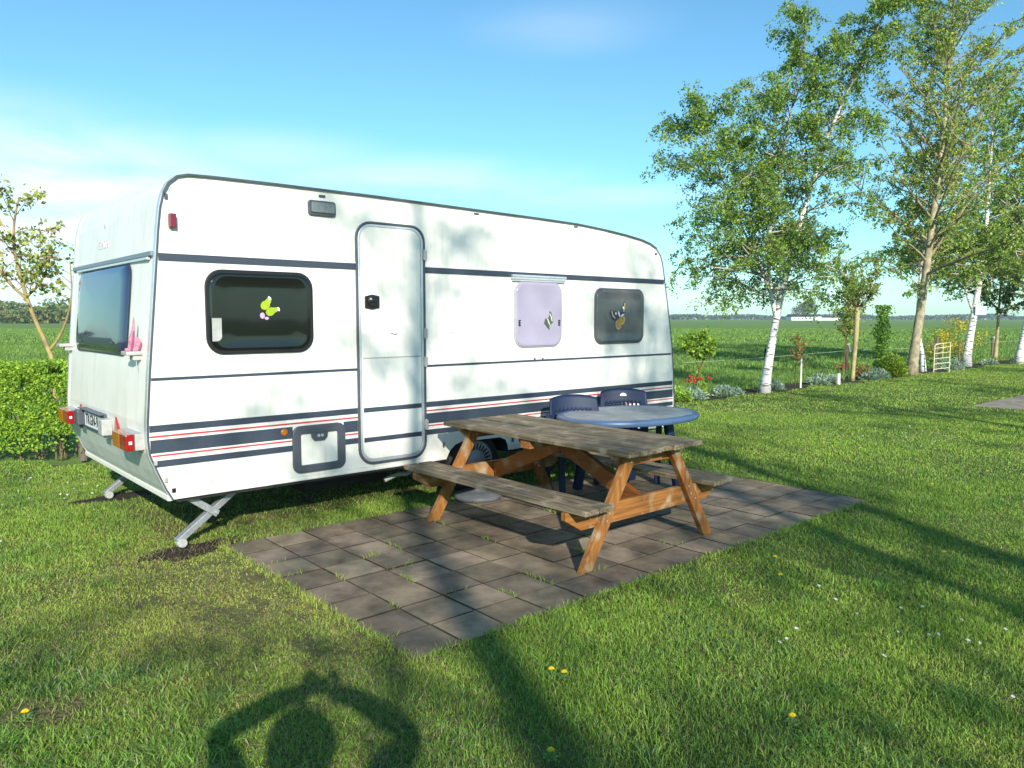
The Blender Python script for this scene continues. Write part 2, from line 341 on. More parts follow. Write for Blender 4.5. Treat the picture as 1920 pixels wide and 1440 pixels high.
# windows
def window(name,x0,x1,z0,z1,r,fw,gm,fm,depth=.030):
    b=MB(); ring(b,rrect(x0,x1,z0,z1,r),rrect(x0+fw,x1-fw,z0+fw,z1-fw,max(r-fw,.02)),-.018,-.0005)
    w=b.build(name,fm,car,bevel=.006,seg=3)
    g=MB(); lp=rrect(x0+fw*.55,x1-fw*.55,z0+fw*.55,z1-fw*.55,max(r-fw*.5,.03),8); k=len(lp)
    cx=(x0+x1)/2; cz=(z0+z1)/2; vs=[];fs=[]
    rings=[(1,-.0185),(.985,-.027),(.955,-.030),(.90,-.027),(.6,-.0265),(.3,-.0262)]
    for s_,y in rings:
        for p in lp:
            ox=(x1-x0)*(1-s_)*.42; 
            vs.append((cx+(p[0]-cx)*s_,y,cz+(p[1]-cz)*s_ ))
    for i in range(len(rings)-1):
        for j in range(k): fs.append((i*k+j,i*k+(j+1)%k,(i+1)*k+(j+1)%k,(i+1)*k+j))
    fs.append(tuple((len(rings)-1)*k+j for j in range(k)))
    g.add(vs,fs); gl=g.build('pane',gm,w,smooth=True)
    return w,gl
w1,p1=window('window',.256,1.058,1.348,1.940,.12,.045,M['glassdk'],M['black'])
w1['label']='large dark side window with rounded black frame'
w2,p2=window('window',3.087,3.706,1.326,1.950,.115,.014,M['mauve'],M['ltgrey']); w2['label']='mauve side window hung from a silver rail'
w3,p3=window('window',4.185,4.968,1.334,1.914,.10,.030,M['glassgr'],M['greypl']); w3['label']='grey side window nearest the front'
b=MB(); b.box((3.05,-.036,1.985),(3.75,-.008,2.005)); b.box((3.05,-.030,1.962),(3.75,-.0006,1.984)); b.box((3.06,-.026,1.945),(3.74,-.0006,1.960)); b.build('window_hinge_rail',M['alu'],w2,bevel=.003)
for x in (3.125,3.645):
    b=MB(); b.prism([(x,1.585),(x+.022,1.585),(x+.022,1.575),(x+.008,1.575),(x+.008,1.563),(x+.022,1.563),(x+.022,1.553),(x+.008,1.553),(x+.008,1.541),(x+.022,1.541),(x+.022,1.531),(x,1.531)],'y',-.036,-.0275); b.build('window_catch',M['black'],w2)
b=MB(); b.prism(rrect(.292,.358,1.442,1.602,[.002,.035,.002,.002]),'y',-.0305,-.0268); b.build('vent_sticker',M['ltgrey'],w1)
# butterflies stuck on the panes
def patch(mb,cx,cz,pts,y,s=1,rot=0,th=.004):
    c,s_=math.cos(R(rot)),math.sin(R(rot)); P=[(cx+(x*c-z*s_)*s,cz+(x*s_+z*c)*s) for x,z in pts]; mb.prism(P,'y',y-th,y); return mb
def ell(a,b,ox=0,oz=0,rot=0,n=14):
    c,s=math.cos(R(rot)),math.sin(R(rot)); return [(ox+a*math.cos(t)*c-b*math.sin(t)*s, oz+a*math.cos(t)*s+b*math.sin(t)*c) for t in [2*math.pi*i/n for i in range(n)]]
mlime=mat('lime',(.36,.50,.02),.5,var=.25,vscale=60); mlil=mat('lilac',(.50,.36,.56),.5); mcreamb=mat('wing_cream',(.55,.45,.18),.5); mpur=mat('wing_purple',(.06,.045,.10),.5); mpink=mat('wing_pink',(.50,.32,.26),.5); mol=mat('wing_olive',(.07,.10,.055),.5); mylw=mat('wing_yellow',(.36,.23,.02),.5); mwh=mat('wing_white',(.8,.8,.75),.5)
yy=-.0290
bf=MB(); patch(bf,.692,1.675,ell(.038,.031,-.016,.020,40),yy); patch(bf,.692,1.675,ell(.027,.021,.004,.046,50),yy-.001); patch(bf,.692,1.675,ell(.038,.029,.022,-.026,30),yy-.001); patch(bf,.692,1.675,ell(.027,.018,.054,-.014,20),yy-.002)
bf=bf.build('butterfly_decal',mlime,w1,label='lime and lilac butterfly stuck on the dark window')
for e_ in (ell(.016,.009,.016,.070,-50),ell(.016,.008,.082,-.008,-70)): patch(MB(),.692,1.675,e_,yy-.003).build('wing_tip',mwh,w1)
for e_ in (ell(.022,.018,-.040,-.055,90),ell(.016,.011,-.008,-.074,0)): patch(MB(),.692,1.675,e_,yy).build('lower_wing',mlil,w1)
cx,cz=3.523,1.573
b=MB(); patch(b,cx,cz,[(-.075,-.02),(-.055,.03),(-.03,.015),(-.005,.05),(.005,.105),(.025,.085),(.035,.035),(.05,-.01),(.02,-.03),(-.005,-.045),(.002,-.085),(-.03,-.065),(-.05,-.045)],yy,.95,0); b.build('butterfly_decal',mol,w2,label='small dark green butterfly stuck on the mauve window')
for e_ in ([(-.035,.02),(-.028,.022),(.0,-.03),(-.008,-.035)],[(.0,.075),(.02,.04),(.032,.0),(.026,-.002),(.012,.04),(-.004,.068)]): patch(MB(),cx,cz,e_,yy-.005).build('wing_band',mwh,w2)
cx,cz=4.535,1.645
b=MB(); patch(b,cx,cz,[(0,0),(.03,.01),(.075,.06),(.085,.135),(.10,.14),(.105,.07),(.09,0),(.05,-.02),(.0,-.03),(-.04,-.075),(-.10,-.055),(-.135,.0),(-.13,.04),(-.06,.03)],yy); b.build('butterfly_decal',mpur,w3,label='large purple and yellow butterfly stuck on the grey window')
for e_ in ([(.085,.12),(.094,.12),(.092,.06),(.075,.02),(.066,.026),(.082,.06)],[(-.122,.03),(-.112,.032),(-.095,-.01),(-.06,-.035),(-.065,-.05),(-.105,-.025)]): patch(MB(),cx,cz,e_,yy-.005).build('wing_band',mcreamb,w3)
patch(MB(),cx,cz,ell(.055,.045,.048,-.065,30),yy-.001).build('lower_wing',mpink,w3); patch(MB(),cx,cz,ell(.045,.055,-.008,-.110,0),yy-.002).build('lower_wing',mpink,w3)
patch(MB(),cx,cz,ell(.043,.035,.045,-.062,30),yy-.006).build('wing_patch',mylw,w3); patch(MB(),cx,cz,ell(.034,.045,-.003,-.102,0),yy-.007).build('wing_patch',mylw,w3)
for e_ in (ell(.012,.016,.065,.065),ell(.013,.014,-.052,.005),ell(.010,.030,-.003,.0,20),ell(.030,.009,.05,-.012,20)): patch(MB(),cx,cz,e_,yy-.006).build('wing_spot',mwh,w3)
# lamp, marker lights, hatch
b=MB(); b.prism(rrect(1.036,1.262,2.371,2.483,.022,4),'y',-.022,-.0005); lm=b.build('awning_lamp',M['greypl'],car,bevel=.005)
b=MB(); b.prism(rrect(1.055,1.250,2.392,2.470,.015,4),'y',-.034,-.0225); b.build('lamp_lens',mat('lamp_lens',(.22,.25,.25),.25,var=.3,vscale=40,stretch=(3,1,1)),lm,bevel=.006)
for q_ in ((1.13,2.512,1.18,2.528),(.018,2.385,.038,2.42),(2.62,2.515,2.67,2.528),(3.88,2.500,3.93,2.512),(5.16,2.30,5.19,2.32)): MB().box((q_[0],-.010,q_[1]),(q_[2],-.0005,q_[3])).build('awning_hook',M['greypl'],car)
b=MB(); b.box((.034,-.045,2.199),(.078,-.0005,2.292)); b.build('marker_light',M['oldred'],car,bevel=.006,label='dark red side marker light near the rear top corner')
b=MB(); b.lathe([(.026,-.0006),(.026,-.009),(.018,-.013)],20,(.806,0,.755),'y'); b.build('side_reflector',M['amber'],car,label='round orange reflector beside the service hatch')
b=MB(); ring(b,rrect(.866,1.308,.428,.790,.065),rrect(.934,1.240,.488,.725,.012),-.022,-.0005); ha=b.build('service_hatch',M['greypl'],car,bevel=.007)
b=MB(); b.prism(rrect(.934,1.240,.488,.725,.012),'y',-.008,-.0006); b.build('hatch_panel',M['white'],ha)
b=MB(); b.prism([(1.015,.728),(1.022,.690),(1.045,.665),(1.125,.665),(1.150,.690),(1.155,.728)],'y',-.026,-.0085); b.build('hatch_latch',M['greypl'],ha,bevel=.004)
for x_ in (1.075,1.105): MB().lathe([(.013,-.0265),(.011,-.032)],12,(x_,0,.706),'y').build('hatch_lock',M['alu'],ha)
b=MB(); b.box((-.005,-.006,.418),(.020,-.0005,.448)); b.build('sill_clip',M['black'],car)
MB().box((-.118,-.020,.622),(-.095,-.0145,.655)).build('trim_clip',M['ltgrey'],car); MB().box((-.055,-.02,.50),(-.035,-.0145,.53)).build('trim_clip',M['ltgrey'],car)
MB().box((3.345,-.008,1.2075),(3.362,-.0035,1.222)).build('peg',M['black'],car); MB().box((3.452,-.008,1.2075),(3.468,-.0035,1.220)).build('peg',M['black'],car)
MB().box((2.262,-.012,.478),(2.275,-.0005,.52)).build('arch_catch',M['greypl'],car); MB().box((3.06,-.012,.44),(3.08,-.0005,.49)).build('arch_catch',M['greypl'],car)
# rear wall: rail, window, lights, plate, grab handles
def rx(z): return xr(z)[0]
b=MB(); b.box((rx(2.03)-.026,.04,2.012),(rx(2.03)-.004,W-.03,2.046)); b.build('rear_rail',mat('rail_blue_grey',(.16,.20,.235),.4),car,bevel=.005)
b=MB(); b.box((rx(2.0)-.030,.10,1.990),(rx(2.0)-.006,2.12,2.009)); b.build('window_hinge_rail',M['alu'],car,bevel=.004)
lp=rrect(.50,2.02,1.345,1.985,.10,8)
def onrear(p,off): return (rx(p[1])-off,p[0],p[1])
g=MB(); k=len(lp); cy,cz=1.26,1.665; vs=[];fs=[]
for s_,off in ((1,.006),(1,.020),(.97,.030),(.93,.040),(.8,.043),(.5,.048),(.2,.05)):
    for p in lp: vs.append(onrear((cy+(p[0]-cy)*s_,cz+(p[1]-cz)*s_),off))
for i in range(6):
    for j in range(k): fs.append((i*k+j,i*k+(j+1)%k,(i+1)*k+(j+1)%k,(i+1)*k+j))
fs.append(tuple(6*k+j for j in range(k))); g.add(vs,fs); rw=g.build('rear_window',M['glassrear'],car,smooth=True)
fr=MB(); outer=rrect(.485,2.035,1.330,1.990,.11,8); vs=[];fs=[]
for lpp,off in ((outer,.022),(lp,.022)):
    for p in lpp: vs.append(onrear(p,off))
fs=[(i,(i+1)%k,k+(i+1)%k,k+i) for i in range(k)]; fr.add(vs,fs)
vs=[onrear(p,.022) for p in outer]+[onrear(p,.0) for p in outer]; fr.add(vs,fs); fr.build('window_frame',M['black'],rw)
for y_ in (1.75,.78): MB().lathe([(.012,-.005),(.012,.0)],10,(rx(1.42)-.052,y_,1.42),'x').build('window_knob',M['greypl'],rw)
for y0,zz in ((.13,.715),(1.90,.715)):
    xb=-.143
    b=MB(); b.box((xb-.055,y0-.035,zz+.0),(xb+.002,y0+.33,zz+.115)); lt=b.build('rear_light',M['ltgrey'],car,bevel=.006,label='red and amber rear light cluster on the '+('near' if y0<1 else 'far')+' corner')
    b=MB(); b.box((xb-.112,y0+.135,zz-.000),(xb-.056,y0+.315,zz+.112)); b.build('amber_lens',M['amber'],lt,bevel=.008)
    b=MB(); b.box((xb-.112,y0-.030,zz-.000),(xb-.056,y0+.134,zz+.112)); b.build('red_lens',M['redlens'],lt,bevel=.008)
    b=MB(); b.box((xb-.094,y0-.033,zz+.045),(xb-.074,y0-.0301,zz+.066)); b.build('clear_lens',M['clear'],lt)
for y0 in (.70,1.80):
    b=MB(); b.prism([(y0-.075,.74),(y0+.075,.74),(y0,.885)],'x',-.156-.012,-.150); b.build('triangle_reflector',M['redlens'],car,bevel=.003)
b=MB(); b.box((-.175,.98,.712),(-.148,1.66,.868)); b.box((-.215,.98,.868),(-.148,1.66,.876)); pl=b.build('plate_holder',M['greypl'],car,bevel=.003)
b=MB(); b.box((-.182,1.06,.735),(-.1755,1.58,.846)); pm=b.build('number_plate',mat('plate_white',(.75,.78,.80),.35),pl)
def text(txt,size,loc,rot,m,parent,ext=.0006,name='lettering',align='CENTER',offs=0,sx=1):
    cu=bpy.data.curves.new(name,'FONT'); cu.body=txt; cu.size=size; cu.extrude=ext; cu.align_x=align; cu.align_y='CENTER'; cu.offset=offs
    t=bpy.data.objects.new('tmp',cu); COL.objects.link(t); bpy.context.view_layer.update()
    me=bpy.data.meshes.new_from_object(t); bpy.data.objects.remove(t); me.materials.clear()
    o=link(name,me,m,parent); o.location=loc; o.rotation_euler=rot; o.scale=(sx,1,1); return o
text('TKGN-94',.115,(-.1832,1.32,.790),(R(90),0,R(-90)),M['black'],pl,name='plate_lettering',offs=.002,sx=.95)
for y0 in (.90,1.68):
    b=MB(); b.box((-.225,y0-.045,.728),(-.148,y0+.075,.850)); b.prism([(y0-.01,.728),(y0+.04,.728),(y0+.015,.69)],'x',-.20,-.17); b.build('plate_lamp',M['ltgrey'] if y0<1 else M['greypl'],pl,bevel=.010)
for y0 in (.20,2.28):
    xb=rx(1.37); b=MB(); b.box((xb-.110,y0-.050,1.352),(xb-.002,y0+.085,1.380)); b.box((xb-.065,y0-.035,1.318),(xb-.002,y0+.05,1.353)); b.build('grab_handle',M['ltgrey'],car,bevel=.006)
mfl=mat('faded_pink',(.50,.24,.32),.7,col2=(.38,.12,.20),vscale=60); xb=rx(1.45)
pts=[(-.115,1.381),(-.118,1.40),(-.098,1.402),(-.090,1.43),(-.095,1.45),(-.080,1.49),(-.068,1.53),(-.060,1.575),(-.052,1.61),(-.048,1.575),(-.050,1.53),(-.052,1.49),(-.048,1.475),(-.030,1.472),(-.018,1.455),(-.012,1.44),(-.006,1.42),(-.014,1.40),(-.024,1.381)]
b=MB(); b.prism([(xb+p[0],p[1]) for p in pts],'y',.175,.190); orn=b.build('wing_ornament',mfl,car,bevel=.003,label='faded pink ornament standing on the near grab handle')
MB().prism([(xb-.083,1.385),(xb-.074,1.385),(xb-.062,1.44),(xb-.055,1.52),(xb-.060,1.52),(xb-.072,1.45)],'y',.168,.1748).build('ornament_rib',mat('dark_pink',(.26,.06,.13),.7),orn)
MB().prism([(xb-.035,1.385),(xb-.028,1.385),(xb-.012,1.425),(xb-.016,1.44)],'y',.168,.1748).build('ornament_rib',mat('dark_pink2',(.22,.06,.12),.7),orn)
b=MB(); b.tube([(xb-.05,.18,1.32),(xb-.048,.18,1.25)],.0025,5); b.build('cord',M['ltgrey'],car)
mlogo=mat('faded_logo',(.66,.56,.57),.6)
text('TENDER',.085,(rx(2.17)-.0185,1.30,2.17),(R(90-6),0,R(-90)),mlogo,car,ext=.0015,name='faded_logo')
b=MB(); b.prism(ell(.03,.045,1.30,2.30,0),'x',rx(2.30)-.018,rx(2.30)-.014); b.build('faded_logo',mlogo,car)
# corner steadies
for y0,side in ((.10,-1),(W-.30,-1)):
    b=MB(); p0=Vector((.50,y0+.05,.36)); p1=Vector((.045,y0,.045)); d=(p1-p0)
    b.bar(p0,p1,.055,.045,(0,0,1)); b.bar((.13,y0-.015,.352),(.33,y0-.015,.200),.014,.050)
    st=b.build('corner_steady',M['galv'],car,bevel=.004)
    b=MB(); b.lathe([(.030,-.035),(.036,-.02),(.036,.02),(.030,.035)],16,(.075,y0,.036),'y'); b.build('steady_roller',M['ltgrey'],st)
    b=MB(); b.tube([(.315,y0-.05,.215),(.315,y0+.06,.215)],.010,8); b.build('pivot_bolt',M['bolt'],st)
# waste pipe
b=MB(); b.tube([(2.13,.30,.35),(2.13,.29,.27),(2.11,.285,.235),(2.06,.28,.225),(1.98,.28,.235),(1.93,.28,.225),(1.84,.28,.20)],.02,10); b.build('drain_pipe',M['ltgrey'],car,smooth=True)
# wheels
def wheel(x,y,face):
    b=MB(); b.lathe([(.19,-.085),(.262,-.09),(.285,-.07),(.292,-.03),(.292,.03),(.285,.07),(.262,.09),(.19,.085)],48,(x,y,.292),'y')
    t=b.build('tyre',M['rubber'],car,smooth=True); 
    b=MB(); yo=y-.085*1; b.lathe([(.198,yo+.01),(.20,yo-.012),(.17,yo-.020),(.075,yo-.005),(.06,yo-.022),(.03,yo-.026)],40,(x,0,.292),'y')
    w=b.build('wheel_trim',mat('wheel_trim',(.34,.35,.37),.4,metal=.3),t,smooth=True)
    b=MB()
    for k in range(26):
        a=2*math.pi*k/26; c,s=math.cos(a),math.sin(a)
        b.bar((x+c*.115,yo-.0155,.292+s*.115),(x+c*.172,yo-.0215,.292+s*.172),.014,.006,(0,1,0))
    b.build('trim_slot',M['black'],w)
wheel(2.66,.14,-1); wheel(2.66,W-.14,1)
# far side / front bits that other standpoints see
b=MB(); b.prism(rrect(.6,1.7,1.33,1.93,.1),'x',5.545,5.565)
b.build('front_window',M['glassdk'],car)
b=MB(); b.bar((5.4,W/2-.45,.33),(6.55,W/2,.42),.05,.09); b.bar((5.4,W/2+.45,.33),(6.55,W/2,.42),.05,.09); b.box((6.5,W/2-.05,.37),(6.8,W/2+.05,.45)); b.build('drawbar',M['galv'],car,bevel=.004)
b=MB(); b.tube([(6.35,W/2,.9),(6.35,W/2,.12)],.025); b.lathe([(.09,-.03),(.1,0),(.09,.03)],20,(6.35,W/2,.1),'y'); b.build('jockey_wheel',M['galv'],car)
b=MB(); b.tube([(4.5,1.2,2.5),(4.5,1.2,2.62)],.006,5); b.tube([(4.5,1.2,2.58),(4.49,1.17,2.66)],.004,5); b.tube([(4.5,1.2,2.60),(4.51,1.24,2.67)],.004,5); b.build('roof_aerial',M['black'],car)
# ================================================================== PICNIC TABLE
def rt(): t=rnd.uniform(.8,1.1); return (t,t*rnd.uniform(.96,1.03),t*rnd.uniform(.9,1.02))
pt=tag(empty('picnic_table',(2.46,-1.27,.006)),'weathered wooden picnic table with two benches and orange stained legs on the paving','picnic table')
H=.745; LY=.995
def planks(name,x0,x1,nb,z,y0,y1,parent=pt,label=None,th=.034):
    b=MB(); w=(x1-x0)/nb
    for i in range(nb):
        a=x0+w*i+.004; c=x0+w*(i+1)-.004; e=rnd.uniform(-.012,.012); e2=rnd.uniform(-.012,.012); dz=rnd.uniform(-.002,.002)
        b.box((a,y0+e,z-th+dz),(c,y1+e2,z+dz),rt())
    return b.build(name,M['board'],parent,bevel=.005,colattr=True,label=label)
planks('tabletop',-.40,.41,7,H,-LY,LY)
planks('seat',-.785,-.515,2,.43,-LY,LY,label='bench seat on the photographer side of the picnic table'); planks('seat',.535,.815,2,.43,-LY,LY,label='bench seat on the right side of the picnic table')
for ys in (-1,1):
    yo=ys*.82; yout=yo-.030 if ys<0 else yo-.030
    # crossbeam and top beam (inside), legs (outside, toward the photographer)
    b=MB(); z0,z1=.262,.394
    b.prism([(-.80,z1),(-.80,z1-.05),(-.66,z0),(.68,z0),(.82,z1-.05),(.82,z1)],'y',yo-.020,yo+.022,rt()); b.build('crossbeam',M['stainx'],pt,bevel=.004,colattr=True)
    b=MB(); b.prism([(-.36,H-.036),(-.36,H-.06),(-.26,H-.13),(.28,H-.13),(.38,H-.06),(.38,H-.036)],'y',yo-.020,yo+.022,rt()); b.build('top_beam',M['stainx'],pt,bevel=.004,colattr=True)
    for s in (-1,1):
        xf=.655; xt=.215; hw=.045; ye=yo-.066
        b=MB(); b.prism([(s*(xf-hw*1.1),0),(s*(xf+hw*1.1),0),(s*(xt+hw*1.1),H-.037),(s*(xt-hw*1.1),H-.037)],'y',ye,yo-.0205,rt())
        lg=b.build('leg',M['stain'],pt,bevel=.004,colattr=True)
        for zz in (.345,.30,H-.09,.40):
            xx=s*(xf+(xt-xf)*zz/(H-.037))+rnd.uniform(-.02,.02); MB().lathe([(.008,-.005),(.007,0)],10,(xx,ye,zz),'y').build('bolt',M['bolt'],lg)
for ys in (-1,1):
    b=MB(); b.bar((0,ys*.78,.315),(0,ys*.02,H-.10),.045,.12,(0,0,1),rt()); b.build('brace',M['stainy'],pt,bevel=.004,colattr=True)
b=MB(); b.box((-.38,-.05,H-.10),(.38,.05,H-.037),rt()); b.build('batten',M['stainx'],pt,bevel=.004,colattr=True)
# ================================================================== OVAL PLASTIC TABLE
ot=tag(empty('plastic_table',(3.80,-.80,.006),R(-4)),'oval blue plastic garden table with grey mottled top between the picnic table and the caravan','table')
def sup(a,b_,n=56,e=2.25):
    out=[]
    for i in range(n):
        t=2*math.pi*i/n; c,s=math.cos(t),math.sin(t); out.append((a*math.copysign(abs(c)**(2/e),c),b_*math.copysign(abs(s)**(2/e),s)))
    return out
b=MB(); b.prism(sup(.665,.475),'z',.700,.7225); b.build('table_surface',M['tabtop'],ot)
b=MB(); k=56; vs=[];fs=[]
for (da,z) in ((-.012,.721),(.0,.7265),(.03,.7255),(.050,.716),(.054,.70),(.050,.675),(.040,.670),(.036,.692),(-.012,.698)):
    for p in sup(.665+da,.475+da): vs.append((p[0],p[1],z))
for i in range(8):
    for j in range(k): fs.append((i*k+j,i*k+(j+1)%k,(i+1)*k+(j+1)%k,(i+1)*k+j))
b.add(vs,fs); b.build('table_rim',M['tabrim'],ot,smooth=True)
b=MB(); b.prism(sup(.50,.33),'z',.655,.699); b.build('apron',M['blue'],ot)
for sx in (-1,1):
    for sy in (-1,1):
        b=MB(); b.bar((sx*.28,sy*.22,.69),(sx*.36,sy*.30,0),.09,.055,(0,1,0)); b.build('leg',M['blue'],ot,bevel=.012)
# small posies of stems on the far rim? tiny hook marks seen over the rim are part of the chairs
# ================================================================== CHAIRS
def chair(loc,rz,label,emblem):
    c=tag(empty('plastic_chair',loc,rz),label,'chair',group='blue plastic chairs behind the oval table')
    # chair faces -Y in its own frame
    nx,nz=25,14; vs=[];fs=[]
    def P(i,j):
        u_=i/(nx-1)*2-1; t=j/(nz-1); z=.40+.475*t-.032*(abs(u_)**2.6)*t; wd=.242-.01*t+.012*math.sin(t*3); y=.20+.115*t-.035*(1-u_*u_)*(-1)*0 - .05*(u_*u_)
        return (u_*wd,y,z)
    for j in range(nz):
        for i in range(nx): vs.append(P(i,j))
    for j in range(nz-1):
        for i in range(nx-1):
            if 3<=i<nx-4 and (i%2==1) and 2<=j<=nz-6: continue
            a=j*nx+i; fs.append((a,a+1,a+nx+1,a+nx))
    b=MB().add(vs,fs); o=b.build('backrest',M['blue'],c,smooth=True); m=o.modifiers.new('s','SOLIDIFY'); m.thickness=.014
    vs=[];fs=[];n=14
    for j in range(n):
        for i in range(n):
            u_=i/(n-1)*2-1; t=j/(n-1); vs.append((u_*(.235+.02*(1-t)),-.25+.46*t,.425-.03*t-.02*(1-u_*u_)*math.sin(t*3.1)-(.03 if j==0 else 0)))
    for j in range(n-1):
        for i in range(n-1):
            if i%2==1 and 4<=j<=10: continue
            a=j*n+i; fs.append((a,a+1,a+n+1,a+n))
    b=MB().add(vs,fs); o=b.build('seat',M['blue'],c,smooth=True); m=o.modifiers.new('s','SOLIDIFY'); m.thickness=.014
    for s in (-1,1):
        b=MB(); pts=[(s*.235,.27,.70),(s*.262,.18,.672),(s*.280,.0,.662),(s*.285,-.16,.655),(s*.283,-.23,.638),(s*.280,-.255,.60)]
        for p,q in zip(pts,pts[1:]): b.bar(p,q,.055,.022)
        b.build('armrest',M['blue'],c,bevel=.006)
        b=MB(); b.bar((s*.280,-.25,.63),(s*.262,-.27,0),.055,.04,(0,1,0)); b.build('leg',M['blue'],c,bevel=.01)
        b=MB(); b.bar((s*.225,.22,.44),(s*.25,.31,0),.05,.045,(0,1,0)); b.build('leg',M['blue'],c,bevel=.01)
        b=MB(); b.add([(s*.262,-.25,.43),(s*.262,-.25,.37),(s*.240,.25,.35),(s*.240,.25,.42)],[(0,1,2,3)]); o=b.build('side_rail',M['blue'],c); m=o.modifiers.new('s','SOLIDIFY'); m.thickness=.02
    if emblem:
        b=MB(); fan=[(0,0)]+[(.034*math.cos(R(a)),.026*math.sin(R(a))+.004) for a in range(-10,191,20)]
        vs=[]; b.prism([(p[0],p[1]+.80) for p in fan],'y',.268,.2735); o=b.build('emblem',M['petal_w'],c); o.location=(0,.006,0)
    return c
chair((3.40,-.59,.006),R(-28),'blue plastic armchair with arched slatted back, left of the pair behind the oval table',False)
chair((4.20,-.44,.006),R(-42),'blue plastic armchair with small white fan emblem, right of the pair behind the oval table',True)
# parasol base
b=MB(); b.lathe([(.0,.0),(.205,.0),(.215,.02),(.205,.045),(.10,.062),(.035,.075),(.03,.14),(.022,.14),(.022,.09)],40)
pb=tag(b.build('parasol_base',mat('base_grey',(.10,.11,.12),.6,var=.2,vscale=9),None,smooth=True),'round grey parasol base with short tube, on the paving under the near bench','parasol base'); pb.location=(2.55,-.13,.006)
# ================================================================== PATIO
b=MB(); p=.300; b.box((.30,-2.50,-.05),(5.10,-.06,-.0005),(.26,.27,.15))
for i in range(16):
    for j in range(8):
        x=.30+i*p; y=-2.47+j*p; t=rnd.uniform(.66,1.10); c=(t,t*rnd.uniform(.94,1.0),t*rnd.uniform(.86,.98)); dz=rnd.uniform(-.0025,.003); g=.006
        a,b2,c2,d2=[rnd.uniform(-.0015,.0015) for _ in range(4)]
        q=[(x+g,y+g),(x+p-g,y+g),(x+p-g,y+p-g),(x+g,y+p-g)]
        q=[(u_+rnd.uniform(-.005,.004),v_+rnd.uniform(-.005,.004)) for u_,v_ in q]
        zt=[.004+dz+e for e in (a,b2,c2,d2)]
        b.add([(q[k][0],q[k][1],-.03) for k in range(4)]+[(q[k][0],q[k][1],zt[k]) for k in range(4)],[(0,1,5,4),(1,2,6,5),(2,3,7,6),(3,0,4,7)],tuple(k*.30 for k in c))
        b.add([(q[k][0],q[k][1],zt[k]+.0003) for k in range(4)],[(0,1,2,3)],c)
def paver_mat():
    m=mat('paver',(.30,.245,.18),.85,col2=(.125,.100,.072),vscale=5.0,detail=7,attr=True,bump=.35,bscale=120,spec=.3,fac=(.30,.62)); return m
M['paver']=paver_mat()
tag(b.build('patio',M['paver'],None,colattr=True),kind='structure')
b=MB()
for i in range(18):
    for j in range(8):
        x=13.9+i*.3; y=-.45-(j+1)*.3; t=rnd.uniform(.9,1.15); b.box((x+.004,y+.004,-.03),(x+.296,y+.296,.006),(t,t*.98,t*.95))
tag(b.build('path',mat('path_paver',(.30,.26,.21),.9,col2=(.20,.175,.14),vscale=5,attr=True),None,colattr=True),kind='structure')
# ================================================================== VEGETATION HELPERS
rng=np.random.default_rng(11)
def vnoise(x,y,s,seed=0):
    g=np.random.default_rng(seed).random((256,256)); X=x/s+1000; Y=y/s+1000
    xi=np.floor(X).astype(int); yi=np.floor(Y).astype(int); fx=X-xi; fy=Y-yi; fx=fx*fx*(3-2*fx); fy=fy*fy*(3-2*fy)
    a=g[xi%256,yi%256]; b=g[(xi+1)%256,yi%256]; c=g[xi%256,(yi+1)%256]; d=g[(xi+1)%256,(yi+1)%256]
    return (a*(1-fx)+b*fx)*(1-fy)+(c*(1-fx)+d*fx)*fy
def leaves(name,C,size,mat_,cols,parent=None,aspect=.62,var=.25,hang=0.,cl=None,seed=1):
    g=np.random.default_rng(seed); C=np.asarray(C,dtype=float); n=len(C)
    a=g.normal(size=(n,3)); a[:,2]-=hang; a/=np.linalg.norm(a,axis=1)[:,None]
    r=g.normal(size=(n,3)); b=np.cross(a,r); b/=np.linalg.norm(b,axis=1)[:,None]
    s=size*(g.uniform(.6,1.3,n))[:,None]; L=a*s; Wd=b*s*aspect; nn=np.cross(a,b)*s*.18
    V=np.empty((n,4,3)); V[:,0]=C-L; V[:,1]=C+Wd-.15*L+nn; V[:,2]=C+L; V[:,3]=C-Wd-.15*L+nn
    F=np.arange(n*4).reshape(n,4)
    cols=np.asarray(cols,dtype=float)*1.55; k=g.integers(0,len(cols),n) if cl is None else (np.asarray(cl)%len(cols))
    mixk=np.where(g.random(n)<.35,g.integers(0,len(cols),n),k)
    c=cols[mixk]*g.uniform(1-var,1+var,n)[:,None]
    return np_mesh(name,V.reshape(-1,3),F,mat_,np.repeat(c,4,axis=0),parent)
def spline(pts,n):
    P=[Vector(p) for p in pts]; P=[P[0]*2-P[1]]+P+[P[-1]*2-P[-2]]; out=[]; m=len(P)-3
    for i in range(n):
        t=i/(n-1)*m; k=min(int(t),m-1); t-=k; a,b,c,d=P[k:k+4]
        out.append(.5*((2*b)+(c-a)*t+(2*a-5*b+4*c-d)*t*t+(3*b-a-3*c+d)*t**3))
    return out
RZ=-R(41.19)
